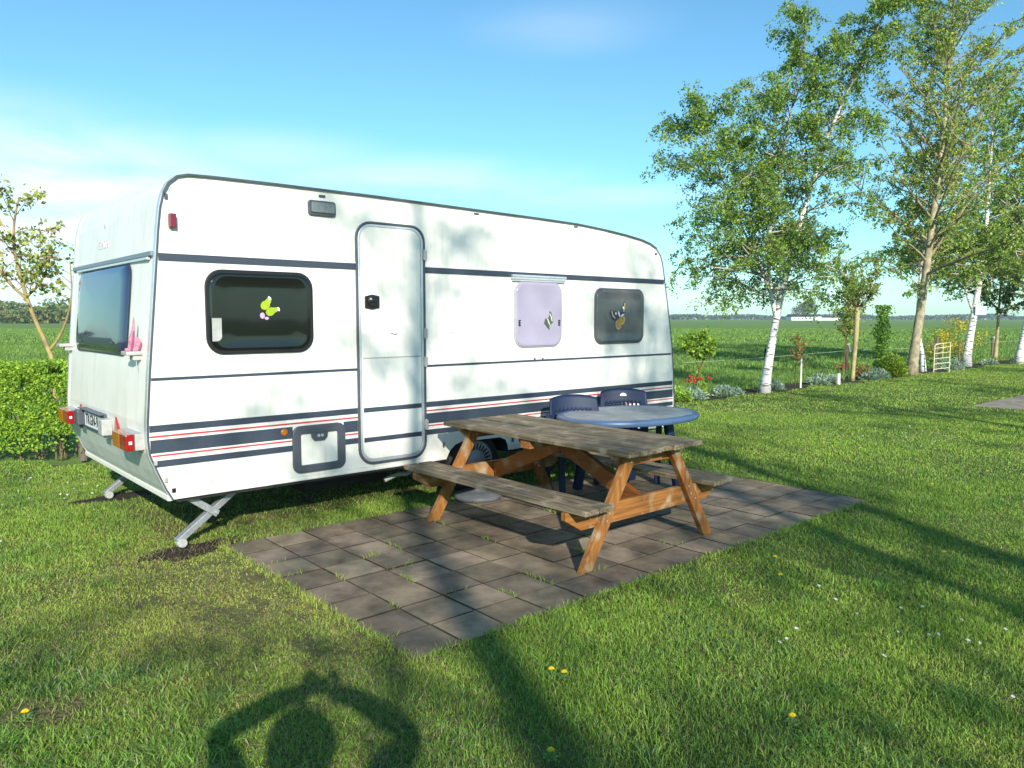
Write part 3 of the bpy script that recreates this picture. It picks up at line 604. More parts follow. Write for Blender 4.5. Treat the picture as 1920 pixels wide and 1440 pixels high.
def tree(name,label,base,stems,nprim=30,z0=1.8,reach=lambda f:1.5,elev=(20,60),droop=.3,nsec=7,nter=3,lsize=.024,lper=9,cols=((.10,.17,.03),),bark_='birch',group=None,seed=1,
         white=(1,1,1),twig=(.30,.20,.13),prad=.022,hang=.6,gap=0.,terlen=.28,cat='tree',side=0.,leafy=lambda f:1.,rz=RZ,trans='leaf',azb=None,var=.3):
    g=random.Random(seed); root=tag(empty(name,(base[0],base[1],0),rz),label,cat,group); wd=MB(); LC=[];CL=[]; cl=0
    zs=[p[1] for st in stems for p in st[0]]; zt=max(zs)
    tracks=[]
    for pts,r0,r1 in stems:
        q=[(p[0],p[2] if len(p)>2 else 0,p[1]) for p in pts]; sp=spline(q,14); m=len(sp)
        rad=[r0+(r1-r0)*(i/(m-1))**.85 for i in range(m)]
        if sp[0].z<.05: rad[0]*=1.35; rad[1]*=1.05
        col=white
        nb=len(wd.v); wd.tube(sp,rad,9,col)
        for i in range(nb,len(wd.v)):
            k=(i-nb)//9; rr=rad[min(k,m-1)]; f=max(0,min(1,(rr-.012)/.035)); wd.c[i]=tuple(twig[j]*(1-f)+white[j]*f for j in range(3))
        tracks.append((sp,rad))
    def at(sp,t):
        x=t*(len(sp)-1); k=min(int(x),len(sp)-2); return sp[k].lerp(sp[k+1],x-k)
    def branch(p,d,L,r,dr,n=6,draw=True):
        pts=[p.copy()]; d=d.normalized()
        for i in range(n):
            d=(d+Vector((g.uniform(-.16,.16),g.uniform(-.16,.16),g.uniform(-.12,.14)-dr*(i/n)))).normalized(); pts.append(pts[-1]+d*(L/n))
        if draw: wd.tube(pts,[r*(1-.8*i/n) for i in range(n+1)],5 if r>.01 else 3,twig if r<.012 else tuple((twig[j]+white[j])/2 for j in range(3)),caps=False)
        return pts
    def lf(pts,n,jit):
        nonlocal cl
        cl+=1; kk=g.randrange(0,99)
        for _ in range(n):
            p=at(pts,g.uniform(.15,1)); LC.append((p.x+g.gauss(0,jit),p.y+g.gauss(0,jit),p.z+g.gauss(0,jit))); CL.append(kk)
    ga=g.uniform(0,6)
    for k in range(nprim):
        sp,rad=tracks[k%len(tracks)]; lo=0
        while sp[lo].z<z0 and lo<len(sp)-2: lo+=1
        t=lo/(len(sp)-1); t=t+(1-t)*((k//len(tracks)+g.random())/math.ceil(nprim/len(tracks)))**.9; t=min(t,.985); p=at(sp,t); f=(p.z-z0)/max(zt-z0,.1); f=max(0,min(1,f))
        ga+=2.4+g.uniform(-.4,.4); az=ga if azb is None else azb+g.gauss(0,.9)
        L=reach(f)*g.uniform(.65,1.1)*(1+side*math.cos(az)); e=R(g.uniform(*elev)+ (15*f))
        d=Vector((math.cos(az)*math.cos(e),math.sin(az)*math.cos(e),math.sin(e)))
        r=min(prad*(L/1.5+.3),rad[min(int(t*13),13)]*.6)
        pts=branch(p,d,L,r,droop); lv=leafy(f)
        for j in range(nsec):
            tt=.2+.8*(j+g.random())/nsec; q=at(pts,min(tt,.99)); dd=(at(pts,min(tt+.05,1))-at(pts,max(tt-.05,0))).normalized()
            sd=Vector((g.gauss(0,1),g.gauss(0,1),g.gauss(.15,.6))).normalized(); dd=(dd*.75+sd*.8).normalized()
            L2=L*g.uniform(.22,.42)*(1.15-.5*tt)
            p2=branch(q,dd,L2,r*.42,droop*1.3,4)
            for _ in range(nter):
                q3=at(p2,g.uniform(.2,1)); d3=(Vector((g.gauss(0,1),g.gauss(0,1),g.gauss(0,.5)-hang)).normalized())
                p3=branch(q3,d3,terlen*g.uniform(.5,1.3),r*.16+.0015,hang,3,g.random()<.3)
                if g.random()>gap: lf(p3,int(lper*lv*g.uniform(.5,1.4)+.5),.03)
            lf(p2,int(lper*.6*lv+.5),.03)
    w_=wd.build('trunk',M[bark_],root,smooth=True,colattr=True)
    if LC: leaves('crown',LC,lsize,M[trans],cols,root,var=var,hang=hang*.6,cl=CL,seed=seed)
    return root
G=lambda *a:a
birchcol=[(.15,.24,.035),(.10,.19,.03),(.22,.30,.045),(.085,.16,.03),(.13,.21,.05)]
oliv=[(.20,.28,.05),(.17,.26,.04),(.27,.32,.06),(.13,.22,.04),(.26,.26,.07)]
rowg='trees along the field edge'
# leafy birch nearest the caravan
tree('birch_tree','leafy birch with leaning white trunk and weeping crown, tree nearest the caravan',(13.2,3.35),
  [([(0,0),(.06,.5),(.14,1.1),(.24,1.75),(.36,2.3),(.55,3.2),(.85,4.3),(1.15,5.3),(1.55,6.3),(2.05,7.4),(2.45,8.3)],.108,.012),
   ([(.22,1.62),(.12,2.0),(.02,2.7),(.05,3.8),(.25,5.0),(.45,6.2),(.68,7.6)],.06,.010),
   ([(.10,2.1),(-.25,2.9),(-.75,3.9),(-1.15,4.9),(-1.45,5.7)],.03,.006)],
  nprim=165,z0=1.85,reach=lambda f:1.5*(1-f)**.6+.50,elev=(0,48),droop=.34,nsec=8,nter=5,lsize=.029,lper=11.5,cols=birchcol,seed=5,group=rowg,hang=.75,side=-.05,prad=.014)
# tall sparse tree
tree('tall_tree','tallest tree of the row, thick grey brown trunk and thin open crown',(21.3,3.5),
  [([(0,0),(.08,.8),(.26,2.5),(.40,4.2),(.56,6.1),(.64,7.8),(.67,9.2),(.72,11.3)],.155,.016)],
  nprim=78,z0=2.2,reach=lambda f:3.5-2.1*f,elev=(20,55),droop=-.02,nsec=8,nter=4,lsize=.033,lper=15,cols=oliv,bark_='barkg',white=(1.15,1.1,1.0),twig=(.75,.68,.5),seed=9,group=rowg,hang=-.1,prad=.019,side=.02)
tree('birch_tree','thin birch with crooked bright white trunk crossing the cream gate',(22.75,3.75),
  [([(0.02,0),(.0,.45),(-.12,.95),(-.20,1.6),(-.20,2.6),(-.10,3.8),(.0,5.2),(.1,6.6)],.085,.012)],
  nprim=44,z0=1.9,reach=lambda f:1.9-1.0*f,elev=(5,50),droop=.25,nsec=7,nter=4,lsize=.040,lper=9,cols=oliv+birchcol[:2],seed=13,group=rowg)
tree('birch_tree','white birch carrying a small pale blue sign on its trunk',(26.5,3.8),
  [([(0,0),(.08,.8),(.22,1.9),(.34,3.0),(.44,4.2),(.48,6.0),(.50,7.6),(.55,9.2)],.15,.014),([(.2,1.75),(.0,2.2),(-.25,2.9),(-.5,4.0)],.05,.01)],
  nprim=80,z0=2.3,reach=lambda f:2.4-1.3*f,elev=(10,55),droop=.15,nsec=9,nter=4,lsize=.042,lper=9,cols=oliv[:2]+birchcol,seed=21,group=rowg,prad=.015)
tree('birch_tree','thick white birch trunk at the right edge of the picture',(29.6,3.1),
  [([(0,0),(.12,.9),(.30,1.9),(.6,3.2),(.9,4.8),(1.0,6.6),(1.1,8.6)],.17,.014)],
  nprim=110,z0=2.0,reach=lambda f:3.0-1.3*f,elev=(5,50),droop=.25,nsec=9,nter=4,lsize=.046,lper=12,cols=birchcol+oliv[:1],seed=33,group=rowg,side=-.4)
tree('young_tree','dense green young tree with lichen yellow trunk behind the yellow bush',(31.8,4.5),
  [([(0,0),(.02,.6),(.04,1.3),(.05,2.4),(.1,3.8),(.15,5.0)],.085,.015)],
  nprim=40,z0=1.3,reach=lambda f:.55+1.1*math.sin(math.pi*min(1,f+.08)),elev=(15,55),droop=.1,nsec=6,nter=3,lsize=.055,lper=10,cols=[(.06,.12,.025),(.09,.16,.03),(.12,.18,.03)],bark_='barky',seed=41,group=rowg)
# pollard
tree('pollarded_tree','small pollarded tree with knobbly head of upright shoots',(17.8,3.57),
  [([(0,0),(.02,.5),(.05,1.1),(.06,1.78),(.07,1.9)],.050,.068)]+
  [([(.07,1.84),(.07+.25*math.cos(a),2.1,.25*math.sin(a)),(.07+(.35+.3*q)*math.cos(a),2.65+.25*q,(.35+.3*q)*math.sin(a))],.018,.006) for a,q in [(i*.63,(i*37%10)/10) for i in range(10)]],
  nprim=44,z0=1.95,reach=lambda f:.45,elev=(15,80),droop=-.1,nsec=4,nter=2,lsize=.033,lper=7,cols=[(.17,.22,.05),(.22,.22,.06),(.12,.18,.04)],bark_='barky',seed=50,group=rowg,prad=.008,terlen=.15,hang=0)
tree('young_tree','thin young tree with yellowish leaves right behind the pollarded tree',(18.75,4.25),
  [([(0,0),(.0,.5),(.05,1.1),(.08,1.9)],.025,.008)],nprim=20,z0=.95,reach=lambda f:.42,elev=(20,60),droop=0,nsec=4,nter=2,lsize=.036,lper=7,cols=[(.26,.26,.04),(.15,.22,.04),(.22,.16,.04)],bark_='barky',seed=57,group=rowg,prad=.01,terlen=.15,hang=.1)
tree('standard_shrub','small round headed shrub on one thin stem beside the front of the caravan',(11.6,3.95),
  [([(0,0),(.02,.3),(.05,.55),(.12,.72),(.16,.95),(.12,1.2)],.022,.008),([(.05,.55),(-.05,.75),(-.18,.95),(-.22,1.15)],.012,.006),([(.12,.72),(.2,.9),(.3,1.1)],.01,.005)],nprim=30,z0=.72,reach=lambda f:.28,elev=(10,60),droop=0,nsec=4,nter=2,lsize=.036,lper=8,cols=[(.16,.26,.03),(.22,.32,.04),(.10,.19,.025)],bark_='barky',seed=60,cat='shrub',prad=.008,terlen=.12,hang=.1)
tree('young_shrub','tiny shrub with copper coloured leaves behind a thin white stake',(15.15,3.7),
  [([(0,0),(.0,.4),(.02,.8),(.05,1.1)],.012,.004)],nprim=12,z0=.42,reach=lambda f:.22,elev=(10,50),droop=0,nsec=3,nter=1,lsize=.032,lper=5,cols=[(.22,.10,.04),(.26,.15,.05),(.15,.17,.05)],bark_='barky',seed=63,cat='shrub',prad=.005,terlen=.1,hang=.1)
tree('fruit_tree','small crooked tree with bronze and green spring leaves behind the hedge',tuple(cw(-6.25,10.4))[:2],
  [([(0,0),(.0,.9),(-.06,1.2),(-.22,1.6),(-.34,2.0),(-.44,2.5),(-.42,2.9),(-.34,3.2)],.042,.010),([(-.05,1.15),(.10,1.35),(.22,1.6),(.30,1.95),(.30,2.35)],.022,.008),([(-.30,1.85),(-.55,2.1),(-.8,2.5),(-.9,2.95)],.022,.008),([(-.3,1.9),(-.1,2.1),(.05,2.45)],.02,.007)],
  nprim=40,z0=1.75,reach=lambda f:.62,elev=(0,50),droop=0,nsec=4,nter=2,lsize=.034,lper=5,cols=[(.20,.26,.05),(.27,.31,.06),(.24,.16,.06),(.15,.21,.04),(.28,.27,.07)],bark_='barky',white=(1.1,1.1,.9),twig=(.8,.7,.6),seed=71,prad=.012,terlen=.15,hang=.2,gap=.25)
# trees behind the standpoint, whose shade falls over the pitch
bg='trees behind the photographer'
for i,(x,y,sd,lp,hh,rr) in enumerate([(-5.28,-14.2,101,6,13,.27),(-1.4,-15.0,102,7,12,.25),(5.0,-14.6,103,8,12,.25),(9.8,-16.2,104,8,12,.18),(15.5,-17,105,8,11,.15),(-3.0,-16.4,106,5,10,.20)]):
    tree('birch_tree',['birch behind the photographer, farthest to the left','birch behind the photographer, second from the left','birch behind the photographer, middle one of the row','birch behind the photographer, second from the right','birch behind the photographer, farthest to the right','birch behind the photographer, close behind and between the two on the left'][i],(x,y),
      [([(0,0),(.1,1.5),(.0,3),(.2,5),(.05,7.0),(.2,9),(.15,hh)],rr,.02)],nprim=36,z0=4.0,reach=lambda f:2.7-1.4*f,elev=(5,50),droop=.3,nsec=7,nter=3,lsize=.034,lper=lp,cols=birchcol,seed=sd,group=bg,rz=R(90*i),prad=.013)

# ---------------------------------------------------------------- low plants
def clump(name,label,base,rad,h,n,size,cols,cat,group=None,shape='dome',seed=1,stemcol=None,matk='leaf',aspect=.55,hang=-.4,dens=None,nst=14):
    g=np.random.default_rng(seed); root=tag(empty(name,(base[0],base[1],0),RZ),label,cat,group)
    u_=g.normal(size=(n,3)); u_/=np.linalg.norm(u_,axis=1)[:,None]; r=g.random(n)**(1/2.4); 
    if shape=='dome': P=np.stack([u_[:,0]*r*rad,u_[:,1]*r*rad,np.abs(u_[:,2])*r*h+.01],1)
    elif shape=='col': 
        t=g.random(n); rr=rad*(.45+.75*vnoise(t*3,t*0,.35,seed))*(1.1-.45*t)*(g.random(n)**.7)*np.where(g.random(n)<.12,1.7,1); a=g.random(n)*6.283; P=np.stack([rr*np.cos(a),rr*np.sin(a),.02+t*h],1)
    elif shape=='loose':
        k=22; cc=g.normal(size=(k,3))*[rad*.45,rad*.45,h*.2]+[0,0,h*.58]; i=g.integers(0,k,n); P=cc[i]+g.normal(size=(n,3))*rad*.15; P[:,2]=np.clip(P[:,2],.03,h)
    s=MB(); gg=random.Random(seed)
    for _ in range(nst):
        a=gg.uniform(0,6.28); q=gg.uniform(.2,.8); s.tube([(0,0,0),(rad*q*.4*math.cos(a),rad*q*.4*math.sin(a),h*.4),(rad*q*math.cos(a),rad*q*math.sin(a),h*gg.uniform(.6,.95))],[.008,.005,.002],4)
    s.build('stems',M['stem'] if stemcol is None else stemcol,root)
    leaves('foliage',P,size,M[matk],cols,root,aspect=aspect,hang=hang,seed=seed)
    return root
silver=[(.26,.32,.26),(.34,.40,.34),(.18,.25,.16),(.12,.20,.10)]
sg='silver leaved bedding plants'
for i,(x,y,r_,h_,lab) in enumerate([(10.9,3.55,.34,.26,'spiky grey green plant, wide clump under the round headed shrub'),(11.9,3.5,.30,.24,'grey green clump just right of the round headed shrub'),(12.45,3.55,.15,.13,'small pale clump midway between the shrub and the leafy birch'),(13.95,3.55,.24,.24,'silver clump just right of the leafy birch trunk'),(16.1,3.6,.30,.26,'silver and dark clump left of the white peg'),(16.85,3.65,.20,.20,'silver clump between the white peg and the pollarded tree'),(18.5,3.45,.26,.20,'low pale plant just right of the pollarded tree'),(19.2,3.55,.34,.26,'wide silver clump left of the round yellow green bush'),(24.3,3.5,.46,.40,'large silver clump right of the cream gate'),(28.2,3.6,.30,.20,'silver clump left of the trunk at the right edge')]):
    clump('silver_plant',lab,(x,y),r_,h_,420,.050,silver,'plant',sg,seed=200+i,aspect=.28,nst=8)
clump('bush','round yellow green bush at the foot of the tallest tree',(20.4,3.65),.42,.62,2600,.035,[(.16,.24,.02),(.24,.32,.03),(.10,.17,.02)],'bush',seed=220,hang=0)
clump('climbing_shrub','tall narrow leafy green shrub above the round bush',(20.7,4.1),.30,1.95,2300,.042,[(.12,.24,.03),(.17,.30,.04),(.08,.16,.025)],'shrub',shape='col',seed=221,hang=0)
fy=[(.48,.36,.012),(.38,.30,.02),(.52,.42,.03),(.12,.17,.03)]
clump('forsythia','yellow flowering bush left of the birch with the sign',(25.9,4.4),.65,1.15,1100,.034,fy+[(.16,.20,.04),(.25,.16,.05)],'bush','yellow flowering bushes',shape='loose',seed=230,hang=0,nst=26)
clump('forsythia','larger yellow flowering bush right of the birch with the sign',(28.3,4.8),.80,1.65,1900,.038,fy+[(.16,.20,.04)],'bush','yellow flowering bushes',shape='loose',seed=231,hang=0,nst=30)
clump('red_shrub','low reddish leaved shrub between the pollarded tree and the bush',(18.75,3.75),.26,.36,500,.03,[(.28,.09,.05),(.20,.12,.05),(.12,.16,.05)],'shrub',seed=233,hang=0)
clump('leafy_plant','bright yellow green upright plant beside the red tulips',(11.75,4.05),.22,.50,420,.035,[(.28,.36,.03),(.16,.26,.04)],'plant',seed=240,hang=0)
clump('leafy_plant','low bright green plant against the front corner of the caravan',(10.5,3.6),.30,.30,500,.035,[(.16,.28,.03),(.24,.34,.05)],'plant',seed=241,hang=0)
clump('leafy_plant','small dark green plant left of the leafy birch trunk',(12.85,3.75),.14,.24,200,.03,[(.05,.11,.03),(.09,.16,.03)],'plant',seed=242,hang=0)
# tulips
def tulips(base,n,label,grp,seed):
    g=random.Random(seed); r=tag(empty('tulip',(base[0],base[1],0)),label,'flower',grp); h=.34
    st=MB(); st.tube([(0,0,0),(.006,0,h*.5),(.02,0,h)],.005,4)
    for a in (0.4,3.3): st.add([(0,0,0),(.03*math.cos(a),.03*math.sin(a),.1),(.09*math.cos(a),.09*math.sin(a),.24),(-.01*math.cos(a)+.02,0,.1)],[(0,1,2,3)])
    st.build('stem',M['stem'],r); MB().lathe([(.008,0),(.025,.020),(.023,.045),(.012,.055)],8,(.02,0,h)).build('petals',M['petal_r'],r)
    for i in range(n):
        o=r if i==0 else copy_tree(r)
        o.location=(base[0]+g.gauss(0,.14),base[1]+g.gauss(0,.10),g.uniform(-.08,.05)); o.rotation_euler.z=g.uniform(0,6)
tulips((11.35,3.85),15,'red tulip in the cluster beside the stem of the round headed shrub','red tulips beside the round headed shrub',3)
tulips((17.55,3.75),7,'red tulip in the small group at the foot of the pollarded tree','red tulips at the foot of the pollarded tree',4)
# ---------------------------------------------------------------- hedge
g=np.random.default_rng(77); hx0,hx1=-9.0,-4.72
n=120000; face=g.random(n); X=g.uniform(hx0,hx1,n); dep=np.where(face<.6,g.exponential(.06,n),g.uniform(0,.75,n)); Z=np.where(face<.6,g.uniform(.10,1.05,n),1.06-g.exponential(.05,n))
lump=.09*vnoise(X,Z,.35,5)+.05*vnoise(X,Z,.12,6)
Yd=8.42+dep-lump+.06; Z=np.clip(Z+.05*vnoise(X,Yd,.25,8)+.012*g.normal(size=n),.05,1.17)
low=(Z<.32)&(g.random(n)<.55+.4*(X>-5.2)); keep=~low & (vnoise(X,Z,.10,9)>.18)
X,Yd,Z=X[keep],Yd[keep],Z[keep]
hp=np.stack([CAM.x+RGT.x*X+FWD.x*Yd,CAM.y+RGT.y*X+FWD.y*Yd,Z],1)
hroot=tag(empty('hedge',tuple(cw(-6.9,8.8))),'dense clipped bright green hedge beside the rear of the caravan','hedge')
hm=leaves('foliage',hp-np.array(cw(-6.9,8.8)),.018,M['leaf'],[(.18,.30,.03),(.25,.37,.04),(.11,.21,.025),(.21,.31,.03),(.07,.15,.02)],hroot,aspect=.6,hang=-.3,seed=78,var=.3)
b=MB(); g2=random.Random(5); o=cw(-6.9,8.8)
for i in range(150):
    x=g2.uniform(hx0,hx1); p=cw(x,8.5+g2.uniform(0,.6))-o; p.z=0
    q=p+Vector((g2.uniform(-.12,.12),g2.uniform(-.12,.12),g2.uniform(.4,.9))); b.tube([p,(p+q)/2+Vector((g2.uniform(-.04,.04),0,0)),q],[.010,.007,.003],4)
b.build('stems',mat('hedge_stem',(.20,.14,.08),.9,var=.4,vscale=20),hroot)
b=MB(); b.tube([(0,0,0),(0,0,.36)],[.045,.04],8); s=tag(b.build('wooden_stake',M['post'],None),'short wooden stake at the end of the hedge beside the caravan','stake'); s.location=cw(-4.85,8.55)
# ---------------------------------------------------------------- posts, fence, gate, sign
def post(base,h,r,m,label,name='wooden_stake',cat='stake',lean=(0,0),n=7):
    b=MB(); b.tube([(0,0,0),(lean[0]*.5,lean[1]*.5,h*.5),(lean[0],lean[1],h)],[r,r*.97,r*.9],n); o=tag(b.build(name,m,None),label,cat); o.location=(base[0],base[1],0); return o
post((14.1,3.85),.92,.05,M['barky'],'yellowish support post right behind the leafy birch')
post((14.96,3.46),.70,.022,M['postw'],'thin white stake in front of the copper leaved shrub')
post((16.46,3.29),.27,.045,M['postw'],'short white peg standing in the lawn edge',name='white_peg',cat='peg')
post((24.7,3.4),.85,.028,M['post'],'thin brown leaning stake beside the birch with the sign',lean=(.12,.05))
fe=tag(empty('wire_fence',(18.1,5.0,0)),'thin white electric fence wire on posts along the field','fence')
px_=[-10.1,2.4,15]
for i,x in enumerate(px_):
    b=MB(); b.tube([(x,0,0),(x,0,.82)],.045,8); fp=b.build('post',M['post'],fe)
    b=MB(); b.bar((x-.03,-.05,.86),(x+.10,-.05,.62),.04,.03); b.bar((x-.08,-.05,.84),(x+.05,-.05,.86),.04,.03); b.build('insulator',M['postw'],fp)
b=MB()
for a,c in zip([-22]+px_,px_+[40]):
    b.tube([(a,-.06,.66),((a+c)/2,-.06,.60),(c,-.06,.66)],.0028,4)
b.build('wire',M['postw'],fe)
gt=tag(empty('metal_gate',(22.55,3.35,0),RZ+R(8)),'cream painted metal rack gate leaning beside the white birch','gate')
b=MB(); wv,hv=.50,.90; b.tube([(0,0,0),(.0,0,hv-.12),(.05,0,hv-.06),(wv,0,hv),(wv,0,-.0)],.016,7); b.build('gate_frame',M['cream'],gt)
for k in range(5):
    b=MB(); z=.12+k*.155; b.tube([(0,0,z-.02),(wv,0,z+.03)],.011,6); b.build('rung',M['cream'],gt)
b=MB(); b.tube([(.27,0,.42),(.27,0,hv-.03)],.010,6); b.build('rung',M['cream'],gt)
gp=post((22.25,3.75),.88,.06,M['post'],'brown gate post left of the cream gate',name='gate_post',cat='post')
gp=post((23.75,3.75),1.02,.055,M['post'],'grey gate post right of the cream gate with a short rail',name='gate_post',cat='post',lean=(.08,0))
b=MB(); b.bar((-.45,0,.80),(.10,0,.82),.03,.05); b.build('rail',M['post'],gp)
sg_=tag(empty('tree_sign',(26.5+.15,3.8-.32,1.86),RZ),'small pale blue sign board nailed to the white birch','sign')
b=MB(); b.box((-.17,-.012,-.14),(.20,.012,.14)); b.build('board',mat('pale_blue',(.30,.52,.74),.5,col2=(.55,.70,.82),vscale=9),sg_,bevel=.004)
b=MB(); b.box((-.15,-.016,.10),(.18,-.0125,.12)); b.box((-.15,-.016,-.12),(.18,-.0125,-.10)); b.build('sign_border',M['petal_w'],sg_)
# ---------------------------------------------------------------- far farm, trees, woods
fa=cw(219,600); fr_=tag(empty('farm_building',tuple(fa),RZ),'long low white farm building with dark roof on the horizon','building')
b=MB(); b.box((0,0,0),(22,12,2.9)); b.box((22.4,0,0),(38,10,2.2)); b.box((17.5,-3,0),(22.2,-.01,3.0)); b.build('wall',mat('far_white',(.75,.75,.72),.7),fr_)
b=MB(); b.prism([(-.6,2.9),(12.6,2.9),(6,5.0)],'x',-.6,22.3); b.prism([(-.4,2.2),(10.4,2.2),(5,3.6)],'x',22.45,38.3); b.build('roof',mat('far_roof',(.05,.05,.055),.8),fr_)
b=MB(); 
for k in range(6): b.box((2+k*3,-.05,.8),(3.2+k*3,-.005,2.0))
b.build('window',M['greypl'],fr_)
def fartree(p,h,w,label,n,size,cols,seed,dens=1,name='tree'):
    g=np.random.default_rng(seed); root=tag(empty(name,tuple(p),RZ),label,'tree','trees on the horizon')
    b=MB(); b.tube([(0,0,0),(.1,0,h*.5),(0,0,h*.85)],[h*.03,h*.022,.05],6)
    for k in range(16):
        a=k*2.4; z=h*(.28+.035*k); b.tube([(0,0,z),(w*.3*math.cos(a),w*.3*math.sin(a),z+h*.12),(w*.45*math.cos(a),w*.45*math.sin(a),min(z+h*.25,h))],[h*.01,h*.006,.03],4)
    b.build('trunk',M['barkg'],root,colattr=True)
    k=70; u_=g.normal(size=(k,3)); u_/=np.linalg.norm(u_,axis=1)[:,None]; cc=u_*(g.random(k)**.4)[:,None]*[w*.42,w*.42,h*.33]+[0,0,h*.60]
    i=g.integers(0,k,n); P=cc[i]+g.normal(size=(n,3))*w*.055
    leaves('crown',P,size,M['leaf'],cols,root,seed=seed,cl=i)
fartree(cw(232,601),17.5,15,'rounded tree beside the white farm on the horizon',4500,.42,[(.09,.13,.05),(.13,.17,.06)],301)
fartree(cw(224,601),12,12,'smaller thin crowned tree left of the rounded horizon tree',1300,.32,[(.10,.10,.07),(.12,.13,.07)],302)
def wood_(name,label,x0,x1,y,h,n,size,cols,seed,yk=0):
    g=np.random.default_rng(seed); x=g.uniform(x0,x1,n); hh=h*(.45+.75*vnoise(x,x*0,(x1-x0)/40,seed)*(.55+.6*vnoise(x,x*0,(x1-x0)/150,seed+1)))
    z=hh*g.random(n)**.6; d=g.uniform(0,40,n)+y+yk*(x-x0); P=np.stack([CAM.x+RGT.x*x+FWD.x*d,CAM.y+RGT.y*x+FWD.y*d,z],1)
    o=leaves(name,P,size,M['leaf'],cols,None,seed=seed); tag(o,label,'wood',kind='stuff'); return o
wood_('far_treeline','hazy line of distant trees along the whole horizon',-700,900,880,6.0,26000,1.5,[(.06,.09,.05),(.09,.12,.06)],401)
wood_('distant_wood','wood beyond the field to the left of the caravan',-330,-90,245,7.6,30000,.75,[(.09,.14,.03),(.12,.17,.04),(.17,.16,.05)],402)
# ---------------------------------------------------------------- GROUND
def ground_mat(name,a,b,c,s1,s2,bump=.4,bs=30):
    m=bpy.data.materials.new(name); m.use_nodes=True; nt=m.node_tree; N=nt.nodes; L=nt.links; p=N['Principled BSDF']; p.inputs['Roughness'].default_value=.95; p.inputs['Specular IOR Level'].default_value=.15
    tc=N.new('ShaderNodeTexCoord'); n1=N.new('ShaderNodeTexNoise'); n1.inputs['Scale'].default_value=s1; n1.inputs['Detail'].default_value=8; n2=N.new('ShaderNodeTexNoise'); n2.inputs['Scale'].default_value=s2; n2.inputs['Detail'].default_value=6; n2.inputs['Roughness'].default_value=.7
    for n in (n1,n2): L.new(tc.outputs['Object'],n.inputs['Vector'])
    r=N.new('ShaderNodeValToRGB'); r.color_ramp.elements[0].position=.35; r.color_ramp.elements[1].position=.65; r.color_ramp.elements[0].color=(*a,1); r.color_ramp.elements[1].color=(*b,1); L.new(n1.outputs['Fac'],r.inputs['Fac'])
    r2=N.new('ShaderNodeValToRGB'); r2.color_ramp.elements[0].position=.4; r2.color_ramp.elements[1].position=.7; L.new(n2.outputs['Fac'],r2.inputs['Fac'])
    mx=N.new('ShaderNodeMix'); mx.data_type='RGBA'; L.new(r2.outputs['Color'],mx.inputs[0]); L.new(r.outputs['Color'],mx.inputs[6]); mx.inputs[7].default_value=(*c,1); L.new(mx.outputs[2],p.inputs['Base Color'])
    bp=N.new('ShaderNodeBump'); bp.inputs['Strength'].default_value=bump; bp.inputs['Distance'].default_value=.03; n3=N.new('ShaderNodeTexNoise'); n3.inputs['Scale'].default_value=bs; n3.inputs['Detail'].default_value=6; L.new(tc.outputs['Object'],n3.inputs['Vector']); L.new(n3.outputs['Fac'],bp.inputs['Height']); L.new(bp.outputs[0],p.inputs['Normal'])
    return m
b=MB(); Rr=1500
b.add([(0,0,-.03)]+[(Rr*math.cos(2*math.pi*i/96),Rr*math.sin(2*math.pi*i/96),-.03) for i in range(96)],[(0,i+1,(i+1)%96+1) for i in range(96)])
tag(b.build('field',ground_mat('field_grass',(.11,.19,.040),(.15,.24,.050),(.18,.26,.060),.06,1.3,.8,9),None),kind='structure')
b=MB(); pts=[(-45,-45),(70,-45),(70,4.0),(.2,4.0),(-3.2,7.5),(-12,16),(-45,46)]
b.add([(x,y,-.004) for x,y in pts],[tuple(range(len(pts)))])
tag(b.build('lawn',ground_mat('lawn_soil',(.10,.078,.045),(.13,.13,.045),(.16,.19,.055),4,9,.8,45),None),kind='structure')
b=MB(); vs=[]; xs=np.linspace(10.2,34,90); 
lo=[(x,3.30+.14*math.sin(x*2.1)+.08*math.sin(x*5.3),.0) for x in xs]; hi=[(x,4.25+.1*math.sin(x*1.7),.0) for x in xs]
b.add(lo+hi,[(i,i+1,90+i+1,90+i) for i in range(89)])
tag(b.build('flower_bed',ground_mat('bed_soil',(.045,.032,.020),(.075,.055,.035),(.05,.075,.025),6,9,.9,60),None),kind='structure')
# bare soil patches
def soil(cx,cy,rx_,ry,rz,seed,name='soil_patch'):
    g=random.Random(seed); b=MB(); P=[(0,0,.0)]; n=40; ph=[g.uniform(0,6) for _ in range(3)]
    for i in range(n):
        a=2*math.pi*i/n; r=1+.18*math.sin(3*a+ph[0])+.12*math.sin(5*a+ph[1])+.06*math.sin(11*a+ph[2]); P.append((rx_*r*math.cos(a),ry*r*math.sin(a),.0))
    b.add(P,[(0,i+1,(i+1)%n+1) for i in range(n)]); o=b.build(name,M['soil'],None); o.location=(cx,cy,.002); o.rotation_euler.z=rz; return tag(o,kind='structure')
M['soil']=mat('bare_soil',(.055,.040,.028),.95,col2=(.022,.016,.012),vscale=14,bump=.8,bscale=60,spec=.2)
soil(.12,.0,.36,.15,R(8),1); soil(.16,2.05,.45,.13,R(5),2)
